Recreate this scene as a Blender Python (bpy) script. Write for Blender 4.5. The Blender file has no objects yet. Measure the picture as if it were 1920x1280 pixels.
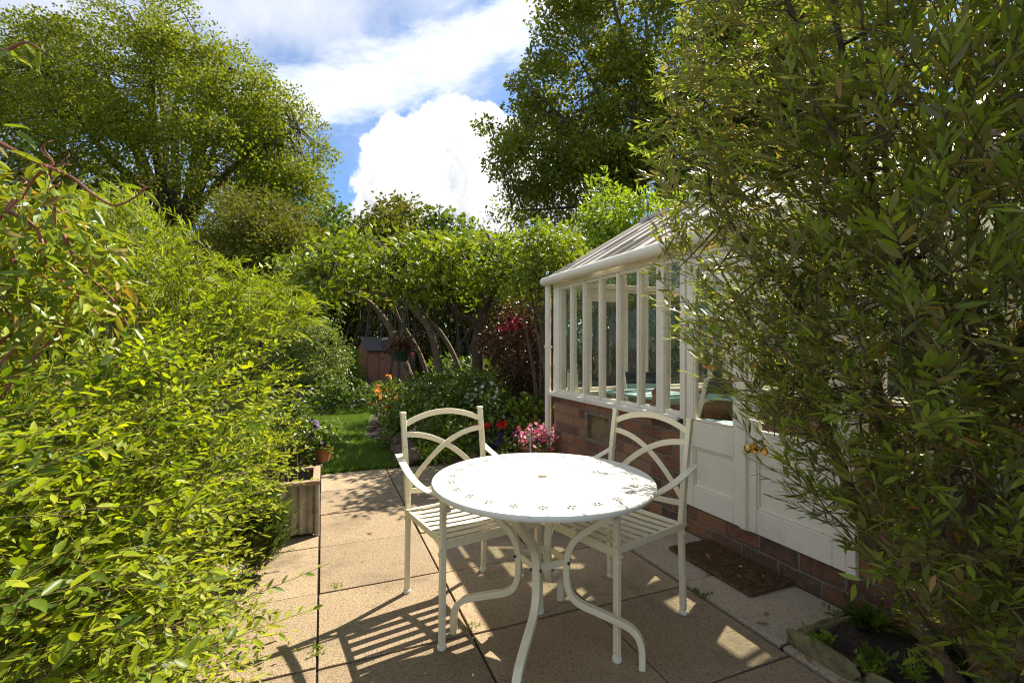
import bpy, math, random
import numpy as np
from mathutils import Vector, geometry
random.seed(7)
sc = bpy.context.scene
C = sc.collection
R = math.radians
PI = math.pi

# ------------------------------------------------------------------ camera
YAW = R(21.97)            # camera is turned to the right of the patio's joints
F = 880.0                 # focal length in photograph pixels (1920 wide)
CAMZ = 1.2
cam = bpy.data.cameras.new('camera')
cam.lens = F * 36 / 1920
cam.sensor_width = 36
cam.shift_y = 10 / 1920
cam.clip_start = 0.02
cam.clip_end = 2000
camo = bpy.data.objects.new('camera', cam)
camo.location = (0, 0, CAMZ)
camo.rotation_euler = (PI / 2, 0, -YAW)
C.objects.link(camo)
sc.camera = camo
SY, CY = math.sin(YAW), math.cos(YAW)

def P(px, py, d):
    """photograph pixel at depth d -> world point (works on arrays)."""
    cx = (np.asarray(px, float) - 960) / F * d
    z = CAMZ + (650 - np.asarray(py, float)) / F * d
    return np.stack(np.broadcast_arrays(SY * d + CY * cx, CY * d - SY * cx, z), -1)

def PX(p):
    p = np.asarray(p, float)
    d = SY * p[..., 0] + CY * p[..., 1]
    cx = CY * p[..., 0] - SY * p[..., 1]
    return 960 + F * cx / d, 650 - F * (p[..., 2] - CAMZ) / d, d

# ------------------------------------------------------------------ world, sun, exposure
SUN = Vector((.876, .483, 0)).normalized()
SUN_EL = R(49.2)
SUN_AZ = math.atan2(SUN.x, SUN.y)
sc.view_settings.view_transform = 'Standard'
sc.view_settings.look = 'None'
sc.view_settings.gamma = 1
sc.view_settings.exposure = 1.27
sc.render.engine = 'CYCLES'
cy = sc.cycles
cy.max_bounces = 6; cy.diffuse_bounces = 3; cy.glossy_bounces = 3
cy.transmission_bounces = 5; cy.transparent_max_bounces = 24
cy.caustics_reflective = False; cy.caustics_refractive = False
cy.sample_clamp_indirect = 4.0
cy.use_denoising = True
cy.filter_width = 1.15

world = bpy.data.worlds.new('World')
sc.world = world
world.use_nodes = True
wt = world.node_tree
wt.nodes.clear()

def N(nt, t, **kw):
    n = nt.nodes.new(t)
    for k, v in kw.items():
        if k.startswith('i_'):
            key = k[2:]
            key = int(key) if key.isdigit() else key.replace('_', ' ')
            n.inputs[key].default_value = v
        else:
            setattr(n, k, v)
    return n

def L(nt, a, b):
    nt.links.new(a, b)

def M(nt, op, a, b=None, c=None, clamp=False):
    n = nt.nodes.new('ShaderNodeMath'); n.operation = op; n.use_clamp = clamp
    for i, v in enumerate((a, b, c)):
        if v is None: continue
        if isinstance(v, (int, float)): n.inputs[i].default_value = v
        else: nt.links.new(v, n.inputs[i])
    return n.outputs[0]

def VM(nt, op, a, b=None):
    n = nt.nodes.new('ShaderNodeVectorMath'); n.operation = op
    for i, v in enumerate((a, b)):
        if v is None: continue
        if isinstance(v, (tuple, list)): n.inputs[i].default_value = v
        else: nt.links.new(v, n.inputs[i])
    return n

def smooth(nt, v, a, b, lo=0, hi=1):
    n = N(nt, 'ShaderNodeMapRange', interpolation_type='SMOOTHSTEP')
    n.inputs[1].default_value = a; n.inputs[2].default_value = b
    n.inputs[3].default_value = lo; n.inputs[4].default_value = hi
    nt.links.new(v, n.inputs[0])
    return n.outputs[0]

def mixc(nt, fac, a, b):
    n = nt.nodes.new('ShaderNodeMix'); n.data_type = 'RGBA'
    for i, v in ((0, fac), (6, a), (7, b)):
        if isinstance(v, (int, float)): n.inputs[i].default_value = v
        elif isinstance(v, tuple): n.inputs[i].default_value = (*v[:3], 1)
        else: nt.links.new(v, n.inputs[i])
    return n.outputs[2]

sky = N(wt, 'ShaderNodeTexSky', sky_type='NISHITA', sun_disc=False, sun_elevation=SUN_EL,
        sun_rotation=SUN_AZ, air_density=1.0, dust_density=.25, ozone_density=2.2)
skys = VM(wt, 'MULTIPLY', sky.outputs[0], (.052, .066, .080)).outputs[0]
geo = N(wt, 'ShaderNodeTexCoord')
sep = N(wt, 'ShaderNodeSeparateXYZ'); L(wt, geo.outputs['Generated'], sep.inputs[0])
az = M(wt, 'ARCTAN2', sep.outputs[0], sep.outputs[1])
el = M(wt, 'ARCSINE', sep.outputs[2])
ae = N(wt, 'ShaderNodeCombineXYZ'); L(wt, az, ae.inputs[0]); L(wt, el, ae.inputs[1])
# billowing distortion
nz = N(wt, 'ShaderNodeTexNoise', i_Scale=11.0, i_Detail=7.0, i_Roughness=.58)
L(wt, ae.outputs[0], nz.inputs['Vector'])
dis = VM(wt, 'SUBTRACT', nz.outputs['Color'], (.5, .5, .5)).outputs[0]
dis = VM(wt, 'MULTIPLY', dis, (.13, .13, 0)).outputs[0]
aed = VM(wt, 'ADD', ae.outputs[0], dis).outputs[0]

def azel(px, py):
    x = (px - 960) / F
    return YAW + math.atan(x), math.atan((650 - py) / F / math.sqrt(1 + x * x))

cum = None
for px, py, r in ((828, 300, 122), (735, 275, 66), (905, 265, 75), (745, 355, 100), (890, 360, 120), (715, 400, 70), (985, 330, 110), (1090, 340, 120), (840, 430, 120)):
    a, e = azel(px, py)
    s = 1 / (F * (1 + ((px - 960) / F) ** 2 + ((650 - py) / F) ** 2) ** .75) * r
    v = VM(wt, 'SUBTRACT', aed, (a, e, 0)).outputs[0]
    ln = VM(wt, 'LENGTH', v).outputs['Value']
    f = M(wt, 'MULTIPLY_ADD', ln, -1 / s, 1)
    cum = f if cum is None else M(wt, 'SMOOTH_MAX', cum, f, .12)
cum_mask = smooth(wt, cum, .0, .16)
nz2 = N(wt, 'ShaderNodeTexNoise', i_Scale=9.0, i_Detail=6.0, i_Roughness=.55)
L(wt, aed, nz2.inputs['Vector'])
elc = azel(830, 330)[1]
sh = M(wt, 'ADD', M(wt, 'MULTIPLY', M(wt, 'SUBTRACT', el, elc), 3.2), M(wt, 'MULTIPLY', M(wt, 'SUBTRACT', nz2.outputs[0], .5), 2.2))
sh = smooth(wt, sh, -.75, .25)
cum_col = mixc(wt, sh, (.25, .265, .30), (.62, .62, .61))
# streaky high cloud band
a1, e1 = azel(540, 190); a2, e2 = azel(1010, 20)
dx, dy = a2 - a1, e2 - e1
ll = math.hypot(dx, dy); ux, uy = dx / ll, dy / ll
rel = VM(wt, 'SUBTRACT', ae.outputs[0], (a1, e1, 0)).outputs[0]
al = VM(wt, 'DOT_PRODUCT', rel, (ux, uy, 0)).outputs['Value']
ac = VM(wt, 'DOT_PRODUCT', rel, (-uy, ux, 0)).outputs['Value']
st = N(wt, 'ShaderNodeCombineXYZ')
L(wt, M(wt, 'ADD', M(wt, 'MULTIPLY', al, 8), M(wt, 'MULTIPLY', ac, 9)), st.inputs[0]); L(wt, M(wt, 'MULTIPLY', ac, 20), st.inputs[1])
nz3 = N(wt, 'ShaderNodeTexNoise', i_Scale=1.2, i_Detail=8.0, i_Roughness=.62); L(wt, st.outputs[0], nz3.inputs['Vector'])
wid = M(wt, 'ADD', .066, M(wt, 'MULTIPLY', M(wt, 'SUBTRACT', nz3.outputs[0], .5), .13))
band = M(wt, 'SUBTRACT', 1, M(wt, 'DIVIDE', M(wt, 'ABSOLUTE', ac), wid))
band = M(wt, 'MULTIPLY', smooth(wt, band, -.15, .75), smooth(wt, al, -.28, .05))
band = M(wt, 'MULTIPLY', band, smooth(wt, nz3.outputs[0], .2, .6, .55, 1))
# thin veil everywhere else, thicker high up on the left
nz4 = N(wt, 'ShaderNodeTexNoise', i_Scale=2.6, i_Detail=7.0, i_Roughness=.6); L(wt, geo.outputs['Generated'], nz4.inputs['Vector'])
veil = M(wt, 'MULTIPLY', smooth(wt, nz4.outputs[0], .38, .72), .5)
veil = M(wt, 'ADD', veil, M(wt, 'MULTIPLY', smooth(wt, M(wt, 'ADD', ac, M(wt, 'MULTIPLY', M(wt, 'SUBTRACT', nz4.outputs[0], .5), .3)), .02, .16), .42), clamp=True)
c0 = mixc(wt, veil, skys, (.45, .465, .50))
c1 = mixc(wt, M(wt, 'MULTIPLY', band, .88), c0, (.55, .57, .60))
c2 = mixc(wt, cum_mask, c1, cum_col)
bg = N(wt, 'ShaderNodeBackground', i_Strength=.93)
L(wt, c2, bg.inputs[0])
wo = N(wt, 'ShaderNodeOutputWorld'); L(wt, bg.outputs[0], wo.inputs[0])

sl = bpy.data.lights.new('sun', 'SUN')
sl.energy = 5.0; sl.angle = R(.53); sl.color = (1, .92, .78)
so = bpy.data.objects.new('sun', sl); C.objects.link(so)
sd = Vector((SUN.x * math.cos(SUN_EL), SUN.y * math.cos(SUN_EL), math.sin(SUN_EL)))
so.rotation_euler = sd.to_track_quat('Z', 'Y').to_euler()

# ------------------------------------------------------------------ materials
def mat(name):
    m = bpy.data.materials.new(name); m.use_nodes = True
    nt = m.node_tree; nt.nodes.clear()
    out = N(nt, 'ShaderNodeOutputMaterial')
    return m, nt, out

def ramp(nt, fac, cols):
    r = nt.nodes.new('ShaderNodeValToRGB')
    e = r.color_ramp.elements
    while len(e) < len(cols): e.new(.5)
    for i, c in enumerate(cols):
        pos, col = c if isinstance(c[0], (int, float)) and isinstance(c[1], tuple) else (i / max(1, len(cols) - 1), c)
        e[i].position = pos; e[i].color = (*col, 1)
    nt.links.new(fac, r.inputs[0])
    return r.outputs[0]

def bump(nt, h, dist, strength=1):
    b = N(nt, 'ShaderNodeBump', i_Strength=strength, i_Distance=dist)
    nt.links.new(h, b.inputs['Height'])
    return b.outputs[0]

def leaf_mat(name, cols, rough=.45, trans=.42, tint=(1.25, 1.35, .55), spec=.5, under=None):
    m, nt, out = mat(name)
    g = N(nt, 'ShaderNodeNewGeometry')
    if name.endswith('leaves'):
        fx = lambda c: (c[0] * .96, c[1] * 1.02, c[2] * .7)
        cols = [(c[0], fx(c[1])) if isinstance(c[1], tuple) else fx(c) for c in cols]
    col = ramp(nt, g.outputs['Random Per Island'], cols)
    if under:
        col = mixc(nt, g.outputs['Backfacing'], col, mixc(nt, .6, col, under))
    p = N(nt, 'ShaderNodeBsdfPrincipled', i_Roughness=rough)
    p.inputs['Specular IOR Level'].default_value = spec
    L(nt, col, p.inputs['Base Color'])
    t = N(nt, 'ShaderNodeBsdfTranslucent')
    tc = VM(nt, 'MULTIPLY', col, tint).outputs[0]
    L(nt, tc, t.inputs[0])
    mx = N(nt, 'ShaderNodeMixShader', i_0=trans)
    L(nt, p.outputs[0], mx.inputs[1]); L(nt, t.outputs[0], mx.inputs[2]); L(nt, mx.outputs[0], out.inputs[0])
    return m

def plain(name, col, rough=.6, metal=0, nscale=30, namt=.25, bmp=0, bscale=None, spec=.5, coat=0):
    """a base colour broken by noise, with a slight bump"""
    m, nt, out = mat(name)
    tc = N(nt, 'ShaderNodeTexCoord')
    nz = N(nt, 'ShaderNodeTexNoise', i_Scale=nscale, i_Detail=6.0, i_Roughness=.65)
    L(nt, tc.outputs['Object'], nz.inputs['Vector'])
    c = ramp(nt, nz.outputs[0], [(.3, tuple(x * (1 - namt) for x in col)), (.7, tuple(min(1, x * (1 + namt * .6)) for x in col))])
    p = N(nt, 'ShaderNodeBsdfPrincipled', i_Roughness=rough, i_Metallic=metal)
    p.inputs['Specular IOR Level'].default_value = spec
    p.inputs['Coat Weight'].default_value = coat
    L(nt, c, p.inputs['Base Color'])
    if bmp:
        nb = N(nt, 'ShaderNodeTexNoise', i_Scale=bscale or nscale * 3, i_Detail=5.0)
        L(nt, tc.outputs['Object'], nb.inputs['Vector'])
        L(nt, bump(nt, nb.outputs[0], bmp), p.inputs['Normal'])
    L(nt, p.outputs[0], out.inputs[0])
    return m

def glass_mat(name, tint=(.93, .95, .93), dirt=.06):
    m, nt, out = mat(name)
    lw = N(nt, 'ShaderNodeLayerWeight', i_Blend=.5)
    fr = M(nt, 'MULTIPLY_ADD', M(nt, 'POWER', lw.outputs['Facing'], 5.0), .75, .035, clamp=True)
    tr = N(nt, 'ShaderNodeBsdfTransparent'); tr.inputs[0].default_value = (*tint, 1)
    gl = N(nt, 'ShaderNodeBsdfGlossy', i_Roughness=.02)
    df = N(nt, 'ShaderNodeBsdfDiffuse'); df.inputs[0].default_value = (.6, .6, .55, 1)
    tc = N(nt, 'ShaderNodeTexCoord')
    nz = N(nt, 'ShaderNodeTexNoise', i_Scale=7.0, i_Detail=7.0, i_Roughness=.7); L(nt, tc.outputs['Object'], nz.inputs['Vector'])
    d = M(nt, 'MULTIPLY', smooth(nt, nz.outputs[0], .4, .75), dirt)
    m1 = N(nt, 'ShaderNodeMixShader'); L(nt, d, m1.inputs[0]); L(nt, tr.outputs[0], m1.inputs[1]); L(nt, df.outputs[0], m1.inputs[2])
    m2 = N(nt, 'ShaderNodeMixShader'); L(nt, fr, m2.inputs[0]); L(nt, m1.outputs[0], m2.inputs[1]); L(nt, gl.outputs[0], m2.inputs[2])
    L(nt, m2.outputs[0], out.inputs[0])
    return m

def paint_mat(name, col, grime=(.30, .25, .16), gamt=.35, rough=.38):
    """old gloss paint: faint brush bump, grime in patches, rusty chips"""
    m, nt, out = mat(name)
    tc = N(nt, 'ShaderNodeTexCoord')
    n1 = N(nt, 'ShaderNodeTexNoise', i_Scale=3.5, i_Detail=8.0, i_Roughness=.7); L(nt, tc.outputs['Object'], n1.inputs['Vector'])
    n2 = N(nt, 'ShaderNodeTexNoise', i_Scale=60.0, i_Detail=4.0); L(nt, tc.outputs['Object'], n2.inputs['Vector'])
    c = mixc(nt, M(nt, 'MULTIPLY', smooth(nt, n1.outputs[0], .48, .8), gamt), col, grime)
    c = mixc(nt, M(nt, 'MULTIPLY', smooth(nt, n2.outputs[0], .67, .75), .7), c, tuple(x * .5 for x in grime))
    p = N(nt, 'ShaderNodeBsdfPrincipled', i_Roughness=rough)
    L(nt, c, p.inputs['Base Color'])
    L(nt, bump(nt, n2.outputs[0], .0012, .6), p.inputs['Normal'])
    L(nt, p.outputs[0], out.inputs[0])
    return m

def brick_mat(name):
    m, nt, out = mat(name)
    tc = N(nt, 'ShaderNodeTexCoord')
    s = N(nt, 'ShaderNodeSeparateXYZ'); L(nt, tc.outputs['Object'], s.inputs[0])
    wob = N(nt, 'ShaderNodeTexNoise', i_Scale=14.0, i_Detail=4.0); L(nt, tc.outputs['Object'], wob.inputs['Vector'])
    w = M(nt, 'MULTIPLY', M(nt, 'SUBTRACT', wob.outputs[0], .5), .022)
    cb = N(nt, 'ShaderNodeCombineXYZ')
    L(nt, M(nt, 'ADD', M(nt, 'ADD', s.outputs[0], s.outputs[1]), w), cb.inputs[0]); L(nt, M(nt, 'ADD', s.outputs[2], w), cb.inputs[1])
    b = N(nt, 'ShaderNodeTexBrick', offset=.5, i_Scale=1.0)
    b.inputs['Brick Width'].default_value = .228; b.inputs['Row Height'].default_value = .0905
    b.inputs['Mortar Size'].default_value = .0085; b.inputs['Mortar Smooth'].default_value = .35; b.inputs['Bias'].default_value = 0
    b.inputs['Color1'].default_value = (0, 0, 0, 1); b.inputs['Color2'].default_value = (1, 1, 1, 1); b.inputs['Mortar'].default_value = (.5, .5, .5, 1)
    L(nt, cb.outputs[0], b.inputs['Vector'])
    n = N(nt, 'ShaderNodeTexNoise', i_Scale=22.0, i_Detail=9.0, i_Roughness=.72); L(nt, tc.outputs['Object'], n.inputs['Vector'])
    n2 = N(nt, 'ShaderNodeTexNoise', i_Scale=4.0, i_Detail=5.0, i_Roughness=.6); L(nt, tc.outputs['Object'], n2.inputs['Vector'])
    sb = N(nt, 'ShaderNodeSeparateColor'); L(nt, b.outputs['Color'], sb.inputs[0])
    k = M(nt, 'ADD', M(nt, 'MULTIPLY', sb.outputs[0], .55), M(nt, 'MULTIPLY', n.outputs[0], .75))
    bc = ramp(nt, k, [(.28, (.065, .045, .036)), (.43, (.15, .078, .046)), (.6, (.27, .115, .055)), (.78, (.37, .165, .075)), (1.0, (.33, .21, .12))])
    mc = mixc(nt, n2.outputs[0], (.10, .08, .06), (.34, .28, .21))
    col = mixc(nt, b.outputs['Fac'], bc, mc)
    col = mixc(nt, M(nt, 'MULTIPLY', smooth(nt, n2.outputs[0], .58, .75), .35), col, (.10, .09, .055))
    n3 = N(nt, 'ShaderNodeTexNoise', i_Scale=120.0, i_Detail=4.0, i_Roughness=.7); L(nt, tc.outputs['Object'], n3.inputs['Vector'])
    gr = ramp(nt, n3.outputs[0], [(.3, (.5, .5, .5)), (.55, (1, 1, 1)), (.75, (1.35, 1.3, 1.25))])
    col = mixc(nt, 1.0, col, gr); nt.nodes[-1].blend_type = 'MULTIPLY'
    low = smooth(nt, M(nt, 'ADD', s.outputs[2], M(nt, 'MULTIPLY', n2.outputs[0], .22)), .20, .10)
    col = mixc(nt, M(nt, 'MULTIPLY', low, .3), col, (.075, .075, .04))      # algae along the foot of the wall
    p = N(nt, 'ShaderNodeBsdfPrincipled', i_Roughness=.88)
    L(nt, col, p.inputs['Base Color'])
    h = M(nt, 'ADD', M(nt, 'MULTIPLY', b.outputs['Fac'], -1.0), M(nt, 'MULTIPLY', n.outputs[0], 1.5))
    L(nt, bump(nt, h, .012), p.inputs['Normal'])
    L(nt, p.outputs[0], out.inputs[0])
    return m

def slab_mat(name, cols, speck=.5, stain=(.10, .075, .045)):
    m, nt, out = mat(name)
    g = N(nt, 'ShaderNodeNewGeometry')
    tc = N(nt, 'ShaderNodeTexCoord')
    base = ramp(nt, g.outputs['Random Per Island'], cols)
    n1 = N(nt, 'ShaderNodeTexNoise', i_Scale=160.0, i_Detail=3.0, i_Roughness=.7); L(nt, tc.outputs['Object'], n1.inputs['Vector'])
    v = N(nt, 'ShaderNodeTexVoronoi', i_Scale=150.0); L(nt, tc.outputs['Object'], v.inputs['Vector'])
    n2 = N(nt, 'ShaderNodeTexNoise', i_Scale=2.3, i_Detail=9.0, i_Roughness=.68); L(nt, tc.outputs['Object'], n2.inputs['Vector'])
    sp = ramp(nt, n1.outputs[0], [(.28, (1 - speck,) * 3), (.5, (1.0,) * 3), (.75, (1 + speck * .45, 1 + speck * .42, 1 + speck * .36))])
    c = mixc(nt, 1.0, base, sp)
    mulc = nt.nodes[-1]; mulc.blend_type = 'MULTIPLY'
    sv = N(nt, 'ShaderNodeSeparateColor'); L(nt, v.outputs['Color'], sv.inputs[0])
    c = mixc(nt, M(nt, 'MULTIPLY', M(nt, 'GREATER_THAN', sv.outputs[0], .86), .45), c, (.08, .055, .035))
    c = mixc(nt, M(nt, 'MULTIPLY', smooth(nt, n2.outputs[0], .48, .72), .6), c, stain)
    c = mixc(nt, M(nt, 'MULTIPLY', smooth(nt, n2.outputs[0], .46, .25), .22), c, (.42, .35, .25))
    p = N(nt, 'ShaderNodeBsdfPrincipled', i_Roughness=.9)
    L(nt, c, p.inputs['Base Color'])
    h = M(nt, 'ADD', n1.outputs[0], M(nt, 'MULTIPLY', v.outputs['Distance'], 1.0))
    L(nt, bump(nt, h, .0028), p.inputs['Normal'])
    L(nt, p.outputs[0], out.inputs[0])
    return m

MT = {}
MT['cream'] = paint_mat('cream_paint', (.80, .72, .52), (.34, .22, .10), .42, .38)
MT['white'] = paint_mat('white_paint', (.87, .79, .64), (.36, .31, .22), .30, .42)
MT['tablewhite'] = paint_mat('table_enamel', (.74, .71, .62), (.45, .38, .27), .25, .3)
MT['roofwash'] = paint_mat('whitewashed_glass', (.80, .77, .70), (.32, .28, .20), .4, .5)
_nt = MT['roofwash'].node_tree
_out = [n for n in _nt.nodes if n.type == 'OUTPUT_MATERIAL'][0]; _p = [n for n in _nt.nodes if n.type == 'BSDF_PRINCIPLED'][0]
_t = N(_nt, 'ShaderNodeBsdfTranslucent'); _t.inputs[0].default_value = (.75, .72, .65, 1)
_m = N(_nt, 'ShaderNodeMixShader', i_0=.45); L(_nt, _p.outputs[0], _m.inputs[1]); L(_nt, _t.outputs[0], _m.inputs[2]); L(_nt, _m.outputs[0], _out.inputs[0])
MT['roofbar'] = paint_mat('weathered_bar', (.52, .47, .40), (.14, .11, .08), .8, .7)
MT['brick'] = brick_mat('old_brick')
MT['slab'] = slab_mat('pebbly_concrete', [(.29, .212, .128), (.36, .265, .16), (.24, .175, .105), (.38, .28, .17), (.31, .23, .135)])
MT['stone'] = slab_mat('smooth_concrete', [(.40, .325, .235), (.43, .35, .25)], .12, (.24, .20, .15))
MT['joint'] = plain('joint_dirt', (.035, .025, .016), .95, nscale=60, namt=.6, bmp=.004)
MT['soil'] = plain('soil', (.045, .028, .018), .95, nscale=45, namt=.65, bmp=.03, bscale=60)
MT['ground'] = plain('rough_ground', (.05, .055, .022), .95, nscale=3, namt=.5)
MT['turf'] = plain('turf', (.045, .075, .012), .95, nscale=6, namt=.4, bmp=.01)
MT['glass'] = glass_mat('old_glass')
MT['bark'] = plain('bark', (.10, .075, .05), .9, nscale=18, namt=.55, bmp=.02, bscale=30)
MT['barklight'] = plain('pale_bark', (.18, .13, .08), .9, nscale=18, namt=.5, bmp=.015, bscale=30)
MT['barkdark'] = plain('dark_bark', (.10, .07, .045), .9, nscale=18, namt=.5, bmp=.02, bscale=30)
MT['olivebark'] = plain('brown_bark', (.13, .085, .045), .88, nscale=12, namt=.55, bmp=.012, bscale=40)
MT['redstem'] = plain('red_stem', (.30, .085, .06), .55, nscale=20, namt=.35)
MT['limestem'] = plain('lime_stem', (.15, .095, .035), .6, nscale=20, namt=.3)
MT['greenstem'] = plain('green_stem', (.17, .17, .04), .6, nscale=20, namt=.3)
MT['brass'] = plain('brass', (.75, .50, .14), .16, 1, nscale=40, namt=.18)
MT['iron'] = plain('dark_iron', (.05, .04, .035), .5, .6)
MT['mat'] = plain('coir', (.18, .10, .042), .98, nscale=35, namt=.75, bmp=.012, bscale=220)
MT['board'] = plain('bare_board', (.25, .165, .075), .75, nscale=14, namt=.4, bmp=.003)
MT['frame'] = plain('weathered_frame', (.22, .17, .105), .85, nscale=20, namt=.4)
MT['zinc'] = plain('corrugated_zinc', (.36, .33, .27), .55, .55, nscale=9, namt=.45, bmp=.003)
MT['woodrim'] = plain('planter_rim', (.34, .23, .15), .8, nscale=20, namt=.35)
MT['terracotta'] = plain('terracotta', (.42, .16, .07), .85, nscale=14, namt=.3)
MT['shedwood'] = plain('shed_boards', (.36, .16, .095), .8, nscale=9, namt=.3)
MT['felt'] = plain('roof_felt', (.11, .10, .09), .95, nscale=60, namt=.4)
MT['rock'] = plain('garden_rock', (.12, .085, .05), .92, nscale=9, namt=.5, bmp=.03, bscale=16)
MT['mossrock'] = plain('mossy_stone', (.19, .165, .075), .95, nscale=16, namt=.6, bmp=.02, bscale=30)
MT['teal'] = plain('turquoise_paint', (.36, .54, .50), .5, nscale=12, namt=.2)
MT['darkcloth'] = plain('dark_cloth', (.03, .032, .042), .85, nscale=50, namt=.3)
MT['orange'] = plain('orange_cloth', (.55, .16, .05), .8)
MT['card'] = plain('pale_green_card', (.62, .66, .42), .7, namt=.06)
MT['clay'] = plain('clay_figure', (.33, .14, .085), .8, nscale=60, namt=.35)
MT['floor'] = plain('terracotta_floor', (.40, .24, .16), .7, nscale=5, namt=.25)
MT['plantpot'] = plain('stone_pot', (.24, .21, .16), .85, nscale=20, namt=.35)
MT['greenpot'] = plain('green_plastic', (.02, .045, .03), .45)
MT['label_and_glint'] = plain('white_plastic_and_glint', (.8, .8, .78), .4, namt=.03)
MT['fence'] = plain('fence_wood', (.20, .14, .085), .85, nscale=15, namt=.4)
MT['grass'] = leaf_mat('grass_blades', [(.09, .17, .015), (.13, .22, .02), (.17, .24, .03), (.10, .17, .015)], .6, .4)
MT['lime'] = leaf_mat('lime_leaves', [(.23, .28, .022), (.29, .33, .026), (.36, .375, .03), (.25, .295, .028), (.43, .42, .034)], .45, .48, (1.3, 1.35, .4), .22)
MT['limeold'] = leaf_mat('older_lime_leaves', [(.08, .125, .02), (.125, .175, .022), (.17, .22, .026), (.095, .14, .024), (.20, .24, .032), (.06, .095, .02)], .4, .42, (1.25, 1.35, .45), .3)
MT['willow'] = leaf_mat('narrow_leaves', [(.16, .20, .022), (.24, .27, .026), (.32, .33, .03), (.10, .14, .02)], .45, .45, (1.3, 1.35, .5))
MT['bronze'] = leaf_mat('bronze_leaves', [(.19, .26, .03), (.26, .32, .035), (.33, .35, .04), (.21, .29, .03), (.30, .20, .06), (.25, .32, .035), (.15, .22, .025), (.22, .30, .03)], .4, .4, (1.35, 1.15, .5))
MT['olive'] = leaf_mat('olive_leaves', [(0, (.085, .105, .022)), (.3, (.15, .17, .032)), (.58, (.22, .235, .045)), (.78, (.095, .125, .026)), (.88, (.19, .19, .045)), (.90, (.42, .21, .07)), (1, (.32, .14, .045))],
                        .36, .42, (1.35, 1.3, .5), .5, under=(.28, .27, .12))
MT['olivetip'] = leaf_mat('young_olive_leaves', [(.19, .25, .035), (.26, .31, .05), (.22, .28, .06), (.31, .34, .07)], .4, .45, (1.35, 1.3, .5), .45)
MT['tree1'] = leaf_mat('tree_leaves_bright', [(.115, .165, .014), (.17, .22, .016), (.235, .27, .022), (.13, .18, .014)], .55, .45, (1.35, 1.22, .4), .3)
MT['tree2'] = leaf_mat('tree_leaves_dark', [(.11, .15, .016), (.15, .20, .02), (.19, .23, .024), (.21, .19, .03)], .5, .48, (1.4, 1.25, .45), .35)
MT['magnolia'] = leaf_mat('broad_leaves', [(.13, .175, .02), (.20, .25, .026), (.26, .30, .03), (.11, .15, .018)], .5, .38, (1.3, 1.25, .45), .4)
MT['golden'] = leaf_mat('golden_leaves', [(.17, .25, .02), (.26, .33, .03), (.22, .30, .03)], .45, .45, (1.3, 1.25, .45))
MT['bronzegreen'] = leaf_mat('bronze_green_leaves', [(.10, .125, .022), (.15, .15, .026), (.12, .14, .022), (.18, .145, .03)], .6, .38, (1.2, 1.1, .5), .2)
MT['dark'] = leaf_mat('dark_leaves', [(.055, .085, .016), (.075, .115, .02), (.10, .14, .024), (.06, .09, .016)], .5, .36, (1.2, 1.3, .5))
MT['midgreen'] = leaf_mat('mid_leaves', [(.07, .11, .018), (.11, .155, .022), (.15, .195, .026), (.08, .12, .018)], .42, .36, (1.25, 1.3, .5))
MT['pale'] = leaf_mat('pale_leaves', [(.16, .20, .06), (.24, .27, .09), (.20, .24, .07), (.12, .16, .05)], .4, .36, (1.2, 1.2, .6))
MT['purpleleaf'] = leaf_mat('purple_leaves', [(.09, .035, .028), (.14, .06, .04), (.07, .05, .025), (.18, .09, .05)], .4, .3, (1.3, .8, .6))
MT['rosemary'] = leaf_mat('needle_leaves', [(.10, .15, .03), (.15, .20, .04), (.20, .25, .05)], .45, .25, (1.2, 1.3, .6))
for nm, cs in (('red', [(.62, .012, .012), (.75, .03, .02)]), ('violet', [(.06, .015, .13), (.10, .03, .20)]), ('pink', [(.72, .10, .20), (.80, .30, .40), (.62, .05, .12), (.85, .55, .60)]),
               ('mauve', [(.30, .14, .42), (.42, .24, .50)]), ('whitef', [(.8, .8, .72), (.75, .78, .6)]), ('orangef', [(.80, .22, .02), (.85, .40, .05)]), ('fuchsia', [(.68, .05, .14), (.75, .12, .22)]), ('darkviolet', [(.02, .008, .035), (.035, .012, .05)])):
    MT[nm] = leaf_mat('petal_' + nm, cs, .6, .35, (1.1, 1.0, 1.0))
MT['dryleaf'] = leaf_mat('dry_leaf', [(.45, .33, .15), (.36, .22, .09), (.30, .15, .06)], .7, .2, (1, 1, 1))

# ------------------------------------------------------------------ mesh helpers
def root_loc(o):
    v = Vector((0, 0, 0))
    while o is not None:
        v = v + o.location; o = o.parent
    return v

def np_mesh(name, verts, faces, smooth_=False):
    """faces: list of int arrays, (n,3) or (n,4)"""
    me = bpy.data.meshes.new(name)
    verts = np.ascontiguousarray(verts, np.float32)
    faces = [np.asarray(f, np.int32) for f in faces if len(f)]
    idx = np.concatenate([f.ravel() for f in faces])
    tot = np.concatenate([np.full(len(f), f.shape[1], np.int32) for f in faces])
    start = np.concatenate([[0], np.cumsum(tot)[:-1]]).astype(np.int32)
    me.vertices.add(len(verts)); me.vertices.foreach_set('co', verts.ravel())
    me.loops.add(len(idx)); me.loops.foreach_set('vertex_index', idx)
    me.polygons.add(len(tot)); me.polygons.foreach_set('loop_start', start)
    if smooth_: me.polygons.foreach_set('use_smooth', np.ones(len(tot), bool))
    me.update(calc_edges=True)
    me.validate()
    return me

def link(name, me, m, parent=None, world=True):
    o = bpy.data.objects.new(name, me); C.objects.link(o)
    if m: me.materials.append(m)
    if parent is not None:
        o.parent = parent
        if world:
            r = root_loc(parent)
            if r.length > 0:
                me.transform(__import__('mathutils').Matrix.Translation(-r))
    return o

def tag(o, label, cat, group=None):
    o['label'] = label; o['category'] = cat
    if group: o['group'] = group
    return o

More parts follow.
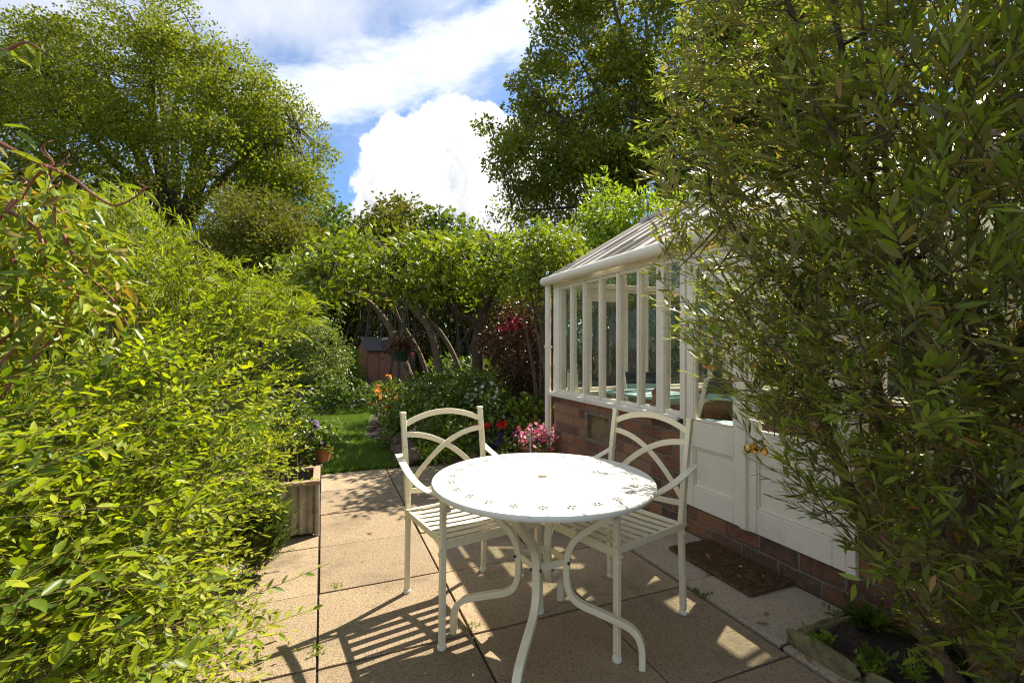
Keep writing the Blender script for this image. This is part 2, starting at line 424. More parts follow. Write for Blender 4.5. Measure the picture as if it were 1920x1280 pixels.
def thing(name, label, cat, loc=(0, 0, 0), rotz=0, group=None):
    o = bpy.data.objects.new(name, None); C.objects.link(o)
    o.empty_display_size = .1
    o.location = loc; o.rotation_euler = (0, 0, rotz)
    return tag(o, label, cat, group)

class MB:
    def __init__(s): s.v = []; s.f = []
    def add(s, vs, fs):
        n = len(s.v); s.v += [tuple(x) for x in vs]; s.f += [tuple(i + n for i in f) for f in fs]
    def box(s, x0, x1, y0, y1, z0, z1):
        s.add([(x0, y0, z0), (x1, y0, z0), (x1, y1, z0), (x0, y1, z0), (x0, y0, z1), (x1, y0, z1), (x1, y1, z1), (x0, y1, z1)],
              [(0, 3, 2, 1), (4, 5, 6, 7), (0, 1, 5, 4), (1, 2, 6, 5), (2, 3, 7, 6), (3, 0, 4, 7)])
        return s
    def ring_sweep(s, rings, cap=True):
        n = len(rings[0]); vs = [p for r in rings for p in r]; fs = []
        for i in range(len(rings) - 1):
            for j in range(n):
                a, b = i * n + j, i * n + (j + 1) % n
                fs.append((a, b, b + n, a + n))
        if cap:
            fs.append(tuple(reversed(range(n)))); k = (len(rings) - 1) * n; fs.append(tuple(range(k, k + n)))
        s.add(vs, fs); return s
    def bar(s, path, w, t, up=(0, 0, 1)):
        path = [Vector(p) for p in path]; rings = []; up = Vector(up)
        for i, p in enumerate(path):
            tg = (path[min(i + 1, len(path) - 1)] - path[max(i - 1, 0)]).normalized()
            sd_ = tg.cross(up)
            if sd_.length < 1e-4: sd_ = tg.cross(Vector((1, .01, 0)))
            sd_.normalize(); u2 = sd_.cross(tg)
            ww = w[i] if isinstance(w, (list, tuple)) else w
            rings.append([p + sd_ * a * ww / 2 + u2 * b * t / 2 for a, b in ((-1, -1), (1, -1), (1, 1), (-1, 1))])
        return s.ring_sweep(rings)
    def tube(s, path, r, n=8):
        path = [Vector(p) for p in path]; rings = []; ref = None
        for i, p in enumerate(path):
            tg = (path[min(i + 1, len(path) - 1)] - path[max(i - 1, 0)]).normalized()
            if ref is None:
                ref = tg.cross(Vector((0, 0, 1)) if abs(tg.z) < .9 else Vector((1, 0, 0))).normalized()
            ref = (ref - tg * ref.dot(tg)).normalized(); b = tg.cross(ref)
            rr = r[i] if isinstance(r, (list, tuple)) else r
            rings.append([p + (ref * math.cos(2 * PI * k / n) + b * math.sin(2 * PI * k / n)) * rr for k in range(n)])
        return s.ring_sweep(rings)
    def lathe(s, prof, n=24, c=(0, 0, 0), axis='z'):
        rings = []
        for r, h in prof:
            ring = []
            for k in range(n):
                a = 2 * PI * k / n
                q = (r * math.cos(a), r * math.sin(a), h)
                if axis == 'x': q = (q[2], q[0], q[1])
                ring.append((c[0] + q[0], c[1] + q[1], c[2] + q[2]))
            rings.append(ring)
        return s.ring_sweep(rings)
    def build(s, name, m, parent=None, world=True, bevel=0, ang=38):
        me = bpy.data.meshes.new(name); me.from_pydata(s.v, [], s.f)
        me.polygons.foreach_set('use_smooth', np.ones(len(me.polygons), bool))
        me.update()
        me.set_sharp_from_angle(angle=R(ang))
        o = link(name, me, m, parent, world)
        if bevel:
            b = o.modifiers.new('bevel', 'BEVEL'); b.width = bevel; b.segments = 2; b.limit_method = 'ANGLE'; b.angle_limit = R(50)
        return o

def box(name, m, parent, *b, bevel=0, world=True):
    return MB().box(*b).build(name, m, parent, world, bevel)

def arc(p0, p1, h, n=12, up=(0, 0, 1)):
    """points from p0 to p1 bulging by h along up (parabola)"""
    p0, p1, up = Vector(p0), Vector(p1), Vector(up)
    return [p0.lerp(p1, i / n) + up * h * 4 * (i / n) * (1 - i / n) for i in range(n + 1)]

def spline(pts, n=6):
    """Catmull-Rom through the points"""
    pts = [Vector(p) for p in pts]; out = []
    for i in range(len(pts) - 1):
        a, b, c, d = pts[max(i - 1, 0)], pts[i], pts[i + 1], pts[min(i + 2, len(pts) - 1)]
        for k in range(n):
            t = k / n
            out.append(.5 * ((2 * b) + (c - a) * t + (2 * a - 5 * b + 4 * c - d) * t * t + (3 * b - a - 3 * c + d) * t ** 3))
    return out + [pts[-1]]

# ---- leaves
def nrm(a):
    return a / np.maximum(np.linalg.norm(a, axis=-1, keepdims=True), 1e-9)

# templates: (u along, v across, w out of plane) and faces
_f = .10
TM = {
    'near': (np.array([(0, 0, 0), (.22, -.36, .02), (.22, 0, -_f * .5), (.22, .36, .02), (.5, -.5, 0), (.5, 0, -_f), (.5, .5, 0), (.8, -.27, -.07), (.8, 0, -.13), (.8, .27, -.07), (1, 0, -.22)]),
             [np.array([(0, 2, 1), (0, 3, 2), (7, 8, 10), (8, 9, 10)]), np.array([(1, 2, 5, 4), (2, 3, 6, 5), (4, 5, 8, 7), (5, 6, 9, 8)])]),
    'mid': (np.array([(0, 0, 0), (.45, -.5, .03), (.45, 0, -.07), (.45, .5, .03), (1, 0, -.15)]),
            [np.array([(0, 2, 1), (0, 3, 2), (1, 2, 4), (2, 3, 4)])]),
    'far': (np.array([(0, 0, 0), (.5, -.5, 0), (1, 0, -.1), (.5, .5, 0)]), [np.array([(0, 1, 2), (0, 2, 3)])]),
    'lobed': (np.array([(0, 0, 0), (.15, -.5, .03), (.45, -.28, 0), (.62, -.5, .02), (1, 0, -.12), (.62, .5, .02), (.45, .28, 0), (.15, .5, .03)]),
              [np.array([(0, 2, 1), (2, 4, 3), (4, 6, 5), (6, 0, 7), (0, 6, 2), (2, 6, 4)])]),
    'blade': (np.array([(0, -.5, 0), (0, .5, 0), (.55, .35, -.03), (.55, -.35, -.03), (1, 0, -.2)]), [np.array([(0, 1, 2), (0, 2, 3), (3, 2, 4)])]),
}

def leaf_geo(pos, dr, nr, Ln, Wd, tm, curl=1.0):
    T, fs = TM[tm]
    pos = np.asarray(pos); n = len(pos)
    dr = nrm(dr); sdv = nrm(np.cross(dr, nr)); up = np.cross(sdv, dr)
    Ln = np.broadcast_to(Ln, n)[:, None, None]; Wd = np.broadcast_to(Wd, n)[:, None, None]
    cu = np.broadcast_to(curl, n)[:, None, None]
    V = pos[:, None] + dr[:, None] * (T[None, :, 0:1] * Ln) + sdv[:, None] * (T[None, :, 1:2] * Wd) + up[:, None] * (T[None, :, 2:3] * Ln * cu)
    k = len(T); off = (np.arange(n) * k)[:, None, None]
    return V.reshape(-1, 3), [(f[None] + off).reshape(-1, f.shape[1]) for f in fs]

def leaf_obj(name, geos, m, parent, smooth_=True, mi=None):
    """geos joined into one mesh; mi gives each geo its slot when m is a list of materials"""
    vs, by, bm, n = [], {}, {}, 0
    for gi, (V, fs) in enumerate(geos):
        vs.append(V)
        for f in fs:
            by.setdefault(f.shape[1], []).append(f + n)
            bm.setdefault(f.shape[1], []).append(np.full(len(f), mi[gi] if mi else 0, np.int32))
        n += len(V)
    me = np_mesh(name, np.concatenate(vs), [np.concatenate(x) for x in by.values()], smooth_)
    ms = m if isinstance(m, list) else [m]
    o = link(name, me, ms[0], parent)
    for x in ms[1:]: me.materials.append(x)
    if mi: me.polygons.foreach_set('material_index', np.concatenate([np.concatenate(x) for x in bm.values()]))
    return o

def tubes_geo(PL, r, n=4):
    """PL (m,k,3) polylines, r (k,) or (m,k)"""
    PL = np.asarray(PL, float); m, k, _ = PL.shape
    r = np.broadcast_to(r, (m, k))
    tg = np.gradient(PL, axis=1); tg = nrm(tg)
    ref = np.where(np.abs(tg[..., 2:3]) > .9, np.array([1., 0, 0]), np.array([0., 0, 1.]))
    a = nrm(np.cross(tg, ref)); b = np.cross(tg, a)
    an = np.arange(n) * 2 * PI / n
    V = PL[:, :, None] + r[:, :, None, None] * (a[:, :, None] * np.cos(an)[None, None, :, None] + b[:, :, None] * np.sin(an)[None, None, :, None])
    i, j = np.meshgrid(np.arange(k - 1), np.arange(n), indexing='ij')
    q = np.stack([i * n + j, i * n + (j + 1) % n, (i + 1) * n + (j + 1) % n, (i + 1) * n + j], -1).reshape(-1, 4)
    fs = (q[None] + (np.arange(m) * k * n)[:, None, None]).reshape(-1, 4)
    return V.reshape(-1, 3), [fs]

def rnd_dirs(g, n, up=0.0):
    d = g.normal(size=(n, 3)); d[:, 2] += up
    return nrm(d)

def inside(poly, x, y):
    poly = np.asarray(poly, float); r = np.zeros(len(x), bool); n = len(poly)
    for i in range(n):
        x0, y0 = poly[i]; x1, y1 = poly[(i + 1) % n]
        c = ((y0 > y) != (y1 > y)) & (x < (x1 - x0) * (y - y0) / (y1 - y0 + 1e-12) + x0)
        r ^= c
    return r

def polydist(poly, x, y):
    poly = np.asarray(poly, float); best = np.full(len(x), 1e9); p = np.stack([x, y], -1)
    for i in range(len(poly)):
        a, b = poly[i], poly[(i + 1) % len(poly)]; ab = b - a
        t = np.clip(((p - a) @ ab) / (ab @ ab + 1e-9), 0, 1)
        best = np.minimum(best, np.linalg.norm(p - (a + t[:, None] * ab), axis=1))
    return best

def outline_points(g, poly, d, thick, n, shell=.5, minpx=0):
    """points filling a rounded body whose outline, seen from the patio, is poly; thick = half depth in metres"""
    poly = np.asarray(poly, float); lo, hi = poly.min(0), poly.max(0)
    xs, ys, ds = [], [], []
    tx = g.uniform(lo[0], hi[0], 4000); ty = g.uniform(lo[1], hi[1], 4000); k = inside(poly, tx, ty)
    Rm = max(polydist(poly, tx[k], ty[k]).max(), 1)
    got = 0
    while got < n:
        x = g.uniform(lo[0], hi[0], n * 3); y = g.uniform(lo[1], hi[1], n * 3)
        k = inside(poly, x, y); x, y = x[k], y[k]
        e = polydist(poly, x, y); k = e >= minpx; x, y, e = x[k], y[k], e[k]
        q = np.clip(e / Rm, 0, 1); half = thick * np.sqrt(np.clip(1 - (1 - q) ** 2, 0, 1))
        u = g.uniform(-1, 1, len(x)); u = np.sign(u) * np.abs(u) ** shell
        xs.append(x); ys.append(y); ds.append(d + half * u); got += len(x)
    x, y, dd = (np.concatenate(a)[:n] for a in (xs, ys, ds))
    return P(x, y, dd)

def boughs(g, poly, d, thick, n, nb, rb, shell=.45):
    """clump centres gathered into nb rounded, flattened boughs of radius rb metres"""
    bc = outline_points(g, poly, d, thick, nb, shell, rb * .62 * F / d)
    rr = rb * g.uniform(.55, 1.25, nb); w = rr ** 2 / (rr ** 2).sum()
    i = g.choice(nb, n, p=w)
    u = rnd_dirs(g, n, .35); k = g.uniform(.55, 1.0, (n, 1)) ** .6
    pts = bc[i] + u * k * rr[i][:, None] * np.array([1, 1, .75])
    fill = outline_points(g, poly, d, thick, n, shell)          # loose growth between the boughs
    return np.where((g.uniform(size=n) < .30)[:, None], fill, pts)

def clump_leaves(g, cen, per, sig, Ln, Wd, tm, flat=.65, up=.5, lj=.3, droop=0.0):
    n = len(cen); base = np.repeat(cen, per, 0)
    off = g.normal(size=(n * per, 3)); ln = np.linalg.norm(off, axis=1, keepdims=True)
    off = off / np.maximum(ln, 1e-6) * np.minimum(ln, 1.9)
    s = np.repeat(np.broadcast_to(sig, n), per)[:, None]
    off = off * s * np.array([1, 1, flat])
    dr = nrm(off) * .7 + rnd_dirs(g, n * per) * .8; dr[:, 2] -= droop
    nr = rnd_dirs(g, n * per, up * 2)
    k = g.uniform(1 - lj, 1 + lj, n * per)
    return leaf_geo(base + off, dr, nr, Ln * k, Wd * k, tm, g.uniform(.1, 1.2, n * per))

def nearest(sk, pts):
    out = np.empty(len(pts), int)
    for i in range(0, len(pts), 400):
        d = ((pts[i:i + 400, None] - sk[None]) ** 2).sum(-1); out[i:i + 400] = d.argmin(1)
    return out

def twig_geo(g, sk, pts, r0, r1, sag=.1, k=5, n=4):
    a = sk[nearest(sk, pts)]
    t = np.linspace(0, 1, k)[None, :, None]
    pl = a[:, None] * (1 - t) + pts[:, None] * t
    ln = np.linalg.norm(pts - a, axis=1)[:, None, None]
    pl = pl + np.array([0, 0, 1]) * (4 * t * (1 - t)) * ln * sag + g.normal(size=pl.shape) * ln * .035 * (t * (1 - t) * 4)
    return tubes_geo(pl, np.linspace(r0, r1, k), n)

def shoot_geo(g, S, D, Ln, droop, nleaf, lL, lW, tm, ang=.9, taper=.55, start=.15, r=.0016, upn=.6, split=None, curl=1.0):
    """arching shoots: S starts, D directions (n,3), Ln lengths (n,). Returns leaf geometry and stem geometry."""
    n = len(S); D = nrm(D); Ln = np.broadcast_to(Ln, n); k = 7
    t = np.linspace(0, 1, k)[None, :, None]
    dz = np.array([0, 0, -1.0]) * (np.broadcast_to(droop, n) * Ln)[:, None, None]
    bend = g.normal(size=(n, 1, 3)) * .12 * Ln[:, None, None]
    PL = S[:, None] + D[:, None] * Ln[:, None, None] * t + dz * t ** 2 + bend * t ** 2
    tl = np.linspace(start, 1, nleaf)[None, :, None] + g.normal(size=(n, nleaf, 1)) * .012
    pos = S[:, None] + D[:, None] * Ln[:, None, None] * tl + dz * tl ** 2 + bend * tl ** 2
    tg = nrm(D[:, None] * Ln[:, None, None] + 2 * dz * tl + 2 * bend * tl)
    ref = np.array([0.03, 0.02, 1.0])
    sd_ = nrm(np.cross(tg, ref)); up = np.cross(sd_, tg)
    ph = (np.arange(nleaf) * PI)[None, :, None] + g.normal(size=(n, nleaf, 1)) * .55 + g.uniform(-.5, .5, (n, 1, 1))
    ou = sd_ * np.cos(ph) + up * np.sin(ph)
    w = ang * (1 - .35 * tl)
    dr = tg * np.cos(w) + ou * np.sin(w) + np.array([0, 0, 1]) * .12
    nr = up * 1.0 + g.normal(size=pos.shape) * .45 + np.array([0, 0, 1]) * upn
    sz = (1 - taper * np.clip(tl, 0, 1) ** 2) * g.uniform(.55, 1.3, (n, nleaf, 1)) * g.uniform(.85, 1.15, (n, 1, 1))
    wz = sz * g.uniform(.8, 1.2, (n, nleaf, 1)); cu = g.uniform(.0, 1.15, n * nleaf) * curl
    A = (pos.reshape(-1, 3), dr.reshape(-1, 3), nr.reshape(-1, 3), (sz * lL).ravel(), (wz * lW).ravel(), cu)
    if split is None:
        lg = leaf_geo(*A[:5], tm, cu)
    else:
        q = (tl + g.normal(size=tl.shape) * .14 + g.normal(size=(n, 1, 1)) * .18).ravel() < split
        lg = [leaf_geo(*[a[k_] for a in A[:5]], tm, cu[k_]) for k_ in (q, ~q)]
    sg = tubes_geo(PL, np.linspace(r, r * .4, k), 4)
    return lg, sg

def flowers_geo(g, cen, rad, petals=5, up=1.2, cup=.35):
    n = len(cen); ax = rnd_dirs(g, n, up)
    a = nrm(np.cross(ax, np.array([.3, .9, .1]))); b = np.cross(ax, a)
    an = (np.arange(petals) * 2 * PI / petals)[None, :, None] + g.uniform(0, 6, (n, 1, 1))
    dr = a[:, None] * np.cos(an) + b[:, None] * np.sin(an) + ax[:, None] * cup
    pos = np.repeat(cen, petals, 0); nr = np.repeat(ax, petals, 0)
    rr = np.repeat(np.broadcast_to(rad, n), petals) * g.uniform(.8, 1.2, n * petals)
    return leaf_geo(pos, dr.reshape(-1, 3), nr, rr, rr * .85, 'mid')

def struct(o):
    o['kind'] = 'structure'; return o

# ------------------------------------------------------------------ ground, patio, lawn
b = MB(); b.add([(-300, -300, -.03), (300, -300, -.03), (300, 300, -.03), (-300, 300, -.03)], [(0, 1, 2, 3)])
struct(b.build('ground', MT['ground']))

g = np.random.default_rng(3)
JX = [-2.42, -1.82, -1.22, -.62, -.02, .58, 1.15, 1.69]
pat = MB()
for i in range(len(JX) - 1):
    y = 1.94 - .012 * i - .575 * 5
    while y < 4.6:
        for rep in (0,):
            h = .575
            gx0, gx1 = .004 + random.random() * .003, .004 + random.random() * .003
            gy = .0035 + random.random() * .003
            # some joints are pointed flush and hardly show
            z = random.uniform(-.003, .001)
            x0, x1, y0, y1 = JX[i] + gx0, JX[i + 1] - gx1, y + gy, min(y + h - gy, 4.80)
            pat.box(x0, x1, y0, y1, -.026, z)
        y += .575
struct(pat.build('patio', MT['slab'], bevel=.003))
struct(box('patio_bed', MT['joint'], None, -2.5, 2.19, -1.0, 4.81, -.029, -.012))
st_ = MB()
for y0, y1 in ((.2, .765), (.772, 1.33), (1.348, 1.885), (1.889, 2.46), (2.467, 3.1), (3.105, 3.75), (3.757, 4.75)):
    st_.box(1.697 + random.random() * .006, 2.192, y0, y1, -.026, .004 + random.random() * .003)
struct(st_.build('threshold_paving', MT['stone'], bevel=.004))

# lawn
b = MB(); b.add([(-4.2, 4.83, -.012), (1.1, 4.83, -.012), (1.1, 5.8, -.012), (.55, 6.6, -.012), (1.0, 9.9, -.012), (-4.2, 9.9, -.012)], [(0, 1, 2, 3, 4, 5)])
struct(b.build('lawn', MT['turf']))
n = 150000
xs = g.uniform(-2.2, 1.0, n); ys = 4.8 + 5.0 * g.uniform(0, 1, n) ** 1.35
edge = np.where(ys < 6.6, np.interp(ys, [4.8, 5.4, 6.6], [.75, .95, .5]), np.interp(ys, [6.6, 9.9], [.5, .95]))
k = xs < edge; xs, ys = xs[k], ys[k]; n = len(xs)
dr = g.normal(size=(n, 3)) * .45; dr[:, 2] = 1
sz = g.uniform(.6, 1.3, n) * (1 + .5 * np.sin(xs * 5) * np.sin(ys * 4))
lo = leaf_obj('lawn_grass', [leaf_geo(np.stack([xs, ys, np.full(n, -.012)], -1), dr, rnd_dirs(g, n), .035 * sz + .008, .005, 'blade')], MT['grass'], None)
lo['kind'] = 'stuff'; lo['label'] = 'short bright green lawn grass beyond the patio'

# flower-bed soil beyond the patio and under the shrubs on the left
b = MB(); b.add([(.8, 4.82, -.008), (5, 4.82, -.008), (5, 12, -.008), (1.05, 12, -.008), (1.0, 9.9, -.008), (.55, 6.6, -.008), (.98, 5.6, -.008)], [(0, 1, 2, 3, 4, 5, 6)])
struct(b.build('flower_bed', MT['soil']))
b = MB(); b.add([(-6, -.5, .006), (-.62, -.5, .006), (-.5, 2.0, .006), (-.55, 3.0, .006), (-.75, 4.8, .006), (-6, 4.8, .006)], [(0, 1, 2, 3, 4, 5)])
struct(b.build('shrub_border', MT['soil']))

# ------------------------------------------------------------------ round table
TX, TY, TZ, TR = .807, 1.679, .685, .425
tab = thing('garden_table', 'round cream metal garden table with pierced flower pattern on four scrolled legs', 'table', (TX, TY, 0))
petal = []
NF = 24
for i in range(NF):
    a = 2 * PI * (i + .3) / NF
    for q in range(6):
        b_ = a + 2 * PI * q / 6
        petal.append((.358 * math.cos(a) + .0132 * math.cos(b_), .358 * math.sin(a) + .0132 * math.sin(b_), b_, .0086, .0050))
petal.append((0, 0, 0, .0195, .0195))
vs = []; es = []
def loop(pts):
    k0 = len(vs); vs.extend(pts); es.extend((k0 + i, k0 + (i + 1) % len(pts)) for i in range(len(pts)))
NO = 128
loop([Vector((TR * math.cos(2 * PI * i / NO), TR * math.sin(2 * PI * i / NO))) for i in range(NO)])
holes = []
for (x, y, an, la, lb) in petal:
    m_ = 24 if la > .01 else 8
    ca, sa = math.cos(an), math.sin(an); pts = []
    for i in range(m_):
        t = 2 * PI * i / m_; u, v = la * math.cos(t), lb * math.sin(t)
        pts.append(Vector((x + u * ca - v * sa, y + u * sa + v * ca)))
    holes.append((len(vs), m_)); loop(pts)
rv, re, rf, ov, oe, of = geometry.delaunay_2d_cdt(vs, es, [], 1, 1e-6)
pa = np.array(petal)
def in_hole(c):
    dx_, dy_ = c[0] - pa[:, 0], c[1] - pa[:, 1]
    u = (dx_ * np.cos(pa[:, 2]) + dy_ * np.sin(pa[:, 2])) / pa[:, 3]; v = (-dx_ * np.sin(pa[:, 2]) + dy_ * np.cos(pa[:, 2])) / pa[:, 4]
    return bool(((u * u + v * v) < .97).any())
fs = [f for f in rf if not in_hole(sum((rv[i] for i in f), Vector((0, 0))) / len(f))]
nv = len(rv)
top = MB()
top.v = [(p.x, p.y, TZ) for p in rv] + [(p.x, p.y, TZ - .003) for p in rv]
from collections import Counter
cnt = Counter()
for f in fs:
    for i in range(len(f)): cnt[(f[i], f[(i + 1) % len(f)])] += 1
top.f = [tuple(f) for f in fs] + [tuple(i + nv for i in reversed(f)) for f in fs]
for (a, b_) in cnt:
    if (b_, a) not in cnt: top.f.append((b_, a, a + nv, b_ + nv))
tto = top.build('tabletop', MT['tablewhite'], tab, False)
rim = MB()
prof = [(TR - .004, TZ - .0035), (TR, TZ + .0004), (TR + .006, TZ - .001), (TR + .0095, TZ - .006), (TR + .0095, TZ - .016), (TR + .006, TZ - .021), (TR - .001, TZ - .0215), (TR - .004, TZ - .018), (TR - .004, TZ - .0035)]
rim.lathe(prof, 128); rim.f = rim.f[:-2]
rim.build('rim', MT['tablewhite'], tto, False)
hb = MB(); hb.lathe([(.0225, TZ - .003), (.0225, TZ + .0012), (.0195, TZ + .0018), (.0195, TZ - .02), (.0225, TZ - .02), (.0225, TZ - .003)], 32); hb.f = hb.f[:-2]
hb.build('parasol_ring', MT['cream'], tto, False)
prof = [(.385, .655), (.37, .64), (.30, .585), (.226, .531), (.165, .484), (.125, .445), (.104, .40), (.098, .35), (.098, .30), (.106, .255), (.128, .222), (.165, .202), (.208, .19), (.296, .163), (.335, .148), (.362, .125), (.376, .095), (.381, .06), (.381, .0)]
for q in range(4):
    a = R(-38.7 + 90 * q)
    lg = MB().bar(spline([(r * math.cos(a), r * math.sin(a), z) for r, z in prof], 3), .024, .030, up=(-math.sin(a), math.cos(a), 0))
    # the section's long side lies in the leg's own plane
    lg.build('leg', MT['cream'], tab, False, bevel=.0025)
for q in range(4):
    a, b_ = R(-38.7 + 90 * q), R(-38.7 + 90 * q + 90)
    p0 = Vector((.1 * math.cos(a), .1 * math.sin(a), .365)); p1 = Vector((.1 * math.cos(b_), .1 * math.sin(b_), .365)); dd = (p1 - p0).normalized() * .01
    MB().bar([p0 + dd, p1 - dd], .005, .026).build('brace', MT['cream'], tab, False)
    for s_ in (1, -1):
        bo = MB()
        c = Vector((math.cos(a), math.sin(a), 0)) * .108 + Vector((-math.sin(a), math.cos(a), 0)) * s_ * .016 + Vector((0, 0, .365))
        bo.tube([c, c + Vector((-math.sin(a), math.cos(a), 0)) * s_ * .006], .006, 6)
        bo.build('bolt', MT['iron'], tab, False)
ur = MB(); ur.lathe([(.33, .657), (.33, .663), (.37, .663), (.37, .657), (.33, .657)], 64); ur.f = ur.f[:-2]
ur.build('underframe', MT['cream'], tab, False)

# ------------------------------------------------------------------ chairs
def make_chair():
    t = thing('garden_chair', '', 'chair')
    cm = MT['cream']
    for s in (-1, 1):
        back = [(s * .212, .245, .012), (s * .212, .236, .20), (s * .212, .228, .40), (s * .213, .236, .48), (s * .215, .262, .68), (s * .216, .292, .862)]
        pst = MB().bar(spline(back, 4), .024, .024, up=(0, 1, 0)).build('rear_leg', cm, t, False, bevel=.003)
        MB().box(s * .216 - .0145, s * .216 + .0145, .279, .308, .861, .876).build('post_cap', cm, pst, False, bevel=.004)
        fr = [(s * .240, -.243, .012), (s * .236, -.238, .20), (s * .232, -.234, .42), (s * .229, -.232, .592)]
        fl = MB().bar(fr, .024, .024, up=(0, 1, 0)).build('front_leg', cm, t, False, bevel=.003)
        for lg, x, y in ((pst, s * .212, .245), (fl, s * .240, -.243)):
            MB().lathe([(.014, .016), (.0185, .014), (.0195, .006), (.018, 0)], 14, (x, y, 0)).build('foot_cap', MT['tablewhite'], lg, False)
        for y, z in ((.226, .372), (-.236, .372)):
            xx = s * (.212 if y > 0 else .232)
            MB().tube([(xx + s * .010, y, z), (xx + s * .019, y, z)], .009, 8).build('bolt', MT['cream'], pst if y > 0 else fl, False)
        ap = spline([(s * .236, .300, .668), (s * .243, .21, .638), (s * .250, .10, .612), (s * .254, -.02, .598), (s * .252, -.13, .597), (s * .246, -.20, .605), (s * .240, -.245, .608),
                     (s * .236, -.272, .598), (s * .234, -.284, .575), (s * .234, -.276, .552), (s * .234, -.256, .545), (s * .234, -.243, .556)], 4)
        ar = MB().bar(ap, .036, .0055, up=(0, 0, 1))
        ar.build('armrest', cm, t, False, bevel=.0015)
        MB().tube([(s * .228, .262, .652), (s * .246, .262, .652)], .008, 8).build('arm_bolt', cm, t, False)
    f = MB()
    f.bar([(-.226, .226, .405), (-.232, -.234, .415)], .010, .028); f.bar([(.226, .226, .405), (.232, -.234, .415)], .010, .028)
    f.bar([(-.23, -.234, .405), (.23, -.234, .405)], .012, .036); f.bar([(-.21, .226, .398), (.21, .226, .398)], .012, .03)
    f.build('seat_frame', cm, t, False, bevel=.002)
    sl_ = MB(); ny = 8
    for i in range(ny):
        y = -.198 + i * .0565
        xw = .226 - .004 * (i / ny)
        dip = .006 * math.sin(PI * i / (ny - 1)) + .002
        sl_.bar(arc((-xw, y, .424 - .0095 * i / ny), (xw, y, .424 - .0095 * i / ny), -dip, 8), .033, .004)
    sl_.build('seat_slats', cm, t, False, bevel=.0012)
    up = Vector((0, .16, .98))
    def yb(z): return float(np.interp(z, [.48, .68, .862], [.236, .262, .292]))
    def bk(x, z): return (x, yb(z), z)
    n = 14
    MB().bar([bk(-.205 + .41 * i / n, .815 + .05 * (1 - (2 * i / n - 1) ** 2)) for i in range(n + 1)], .006, .028, up=(0, 0, 1)).build('top_rail', cm, t, False, bevel=.0015)
    for s in (-1, 1):
        pts = []
        for i in range(n + 1):
            u = i / n
            z = .765 - .015 * u * 1.0 - .235 * u ** 2.1
            pts.append((s * (-.205 + .41 * u), yb(z) + s * .0032, z))
        MB().bar(pts, .006, .027, up=(0, 0, 1)).build('cross_bar', cm, t, False, bevel=.0015)
    MB().bar([bk(-.205 + .41 * i / n, .497 - .012 * (1 - (2 * i / n - 1) ** 2)) for i in range(n + 1)], .006, .026, up=(0, 0, 1)).build('lower_rail', cm, t, False, bevel=.0015)
    return t

def dup(root, loc, rotz):
    r = root.copy(); C.objects.link(r); r.location = loc; r.rotation_euler = (0, 0, rotz)
    for ch in list(root.children):
        c = ch.copy(); C.objects.link(c); c.parent = r
        for g_ in ch.children:
            d = g_.copy(); C.objects.link(d); d.parent = c
    return r
ch1 = make_chair()
ch1.location = (.634, 2.118, 0); ch1.rotation_euler = (0, 0, R(10))
tag(ch1, 'cream metal cross-back armchair on the sunny slabs, on the lawn side of the table', 'chair', 'garden chairs at the round table')
ch2 = dup(ch1, (1.215, 1.812, 0), R(-74.5))
tag(ch2, 'cream metal cross-back armchair pulled up between the table and the white doors', 'chair', 'garden chairs at the round table')

# ------------------------------------------------------------------ conservatory
con = thing('conservatory', 'white glazed lean conservatory on a low brick wall with panelled double doors', 'conservatory', (2.2, 1.4, 0))
W = MT['white']; X0 = 2.2; XB = 4.55; YE = 4.3; YN = -.8; SZ = .70; HZ = 1.80
RIDX, RIDZ = 3.4, 2.62
bw = MB()
# front wall in pieces around the vent hole and the doorway
bw.box(X0, X0 + .11, 3.68, YE, 0, SZ); bw.box(X0, X0 + .11, 2.44, 3.26, 0, SZ)
bw.box(X0, X0 + .11, 3.26, 3.68, 0, .37); bw.box(X0, X0 + .11, 3.26, 3.68, .615, SZ)
bw.box(X0 - .004, X0 + .2, 1.39, 2.44, 0, .176)
bw.box(X0, X0 + .11, YN, 1.39, 0, SZ)
bw.box(X0 + .11, XB, YE - .11, YE, 0, SZ); bw.box(XB - .11, XB, YN, YE - .11, 0, SZ)
bw.build('brick_wall', MT['brick'], con, bevel=.003)
vp = box('vent_panel', MT['board'], con, X0 + .035, X0 + .05, 3.27, 3.67, .38, .605)
fm = MB(); fm.box(X0 - .008, X0 + .04, 3.255, 3.30, .365, .62); fm.box(X0 - .008, X0 + .04, 3.64, 3.685, .365, .62)
fm.box(X0 - .008, X0 + .04, 3.30, 3.64, .365, .385); fm.box(X0 - .008, X0 + .04, 3.30, 3.64, .60, .62)
fm.build('vent_frame', MT['frame'], vp, bevel=.002)
struct_floor = box('floor', MT['floor'], con, X0 + .2, XB - .11, YN, YE - .11, 0, .15)
box('front_sill', W, con, X0 - .045, X0 + .13, 2.455, YE + .03, SZ, SZ + .042, bevel=.006)
box('front_sill', W, con, X0 - .045, X0 + .13, YN, 1.375, SZ, SZ + .042, bevel=.006)
box('end_sill', W, con, X0 + .13, XB - .02, YE - .13, YE + .03, SZ, SZ + .042, bevel=.006)
box('back_sill', W, con, XB - .13, XB + .03, YN, YE - .13, SZ, SZ + .042, bevel=.006)
box('eaves_beam', W, con, X0 - .01, X0 + .085, YN, YE + .01, HZ, HZ + .07, bevel=.004)
box('eaves_beam', W, con, XB - .085, XB + .01, YN, YE + .01, HZ, HZ + .07, bevel=.004)
box('corner_post', W, con, X0 - .006, X0 + .08, YE - .115, YE + .006, SZ + .042, HZ, bevel=.004)
box('corner_post', W, con, XB - .08, XB + .006, YE - .08, YE + .006, SZ + .042, HZ, bevel=.004)
YB = [3.953, 3.716, 3.449, 3.190, 2.921, 2.674]
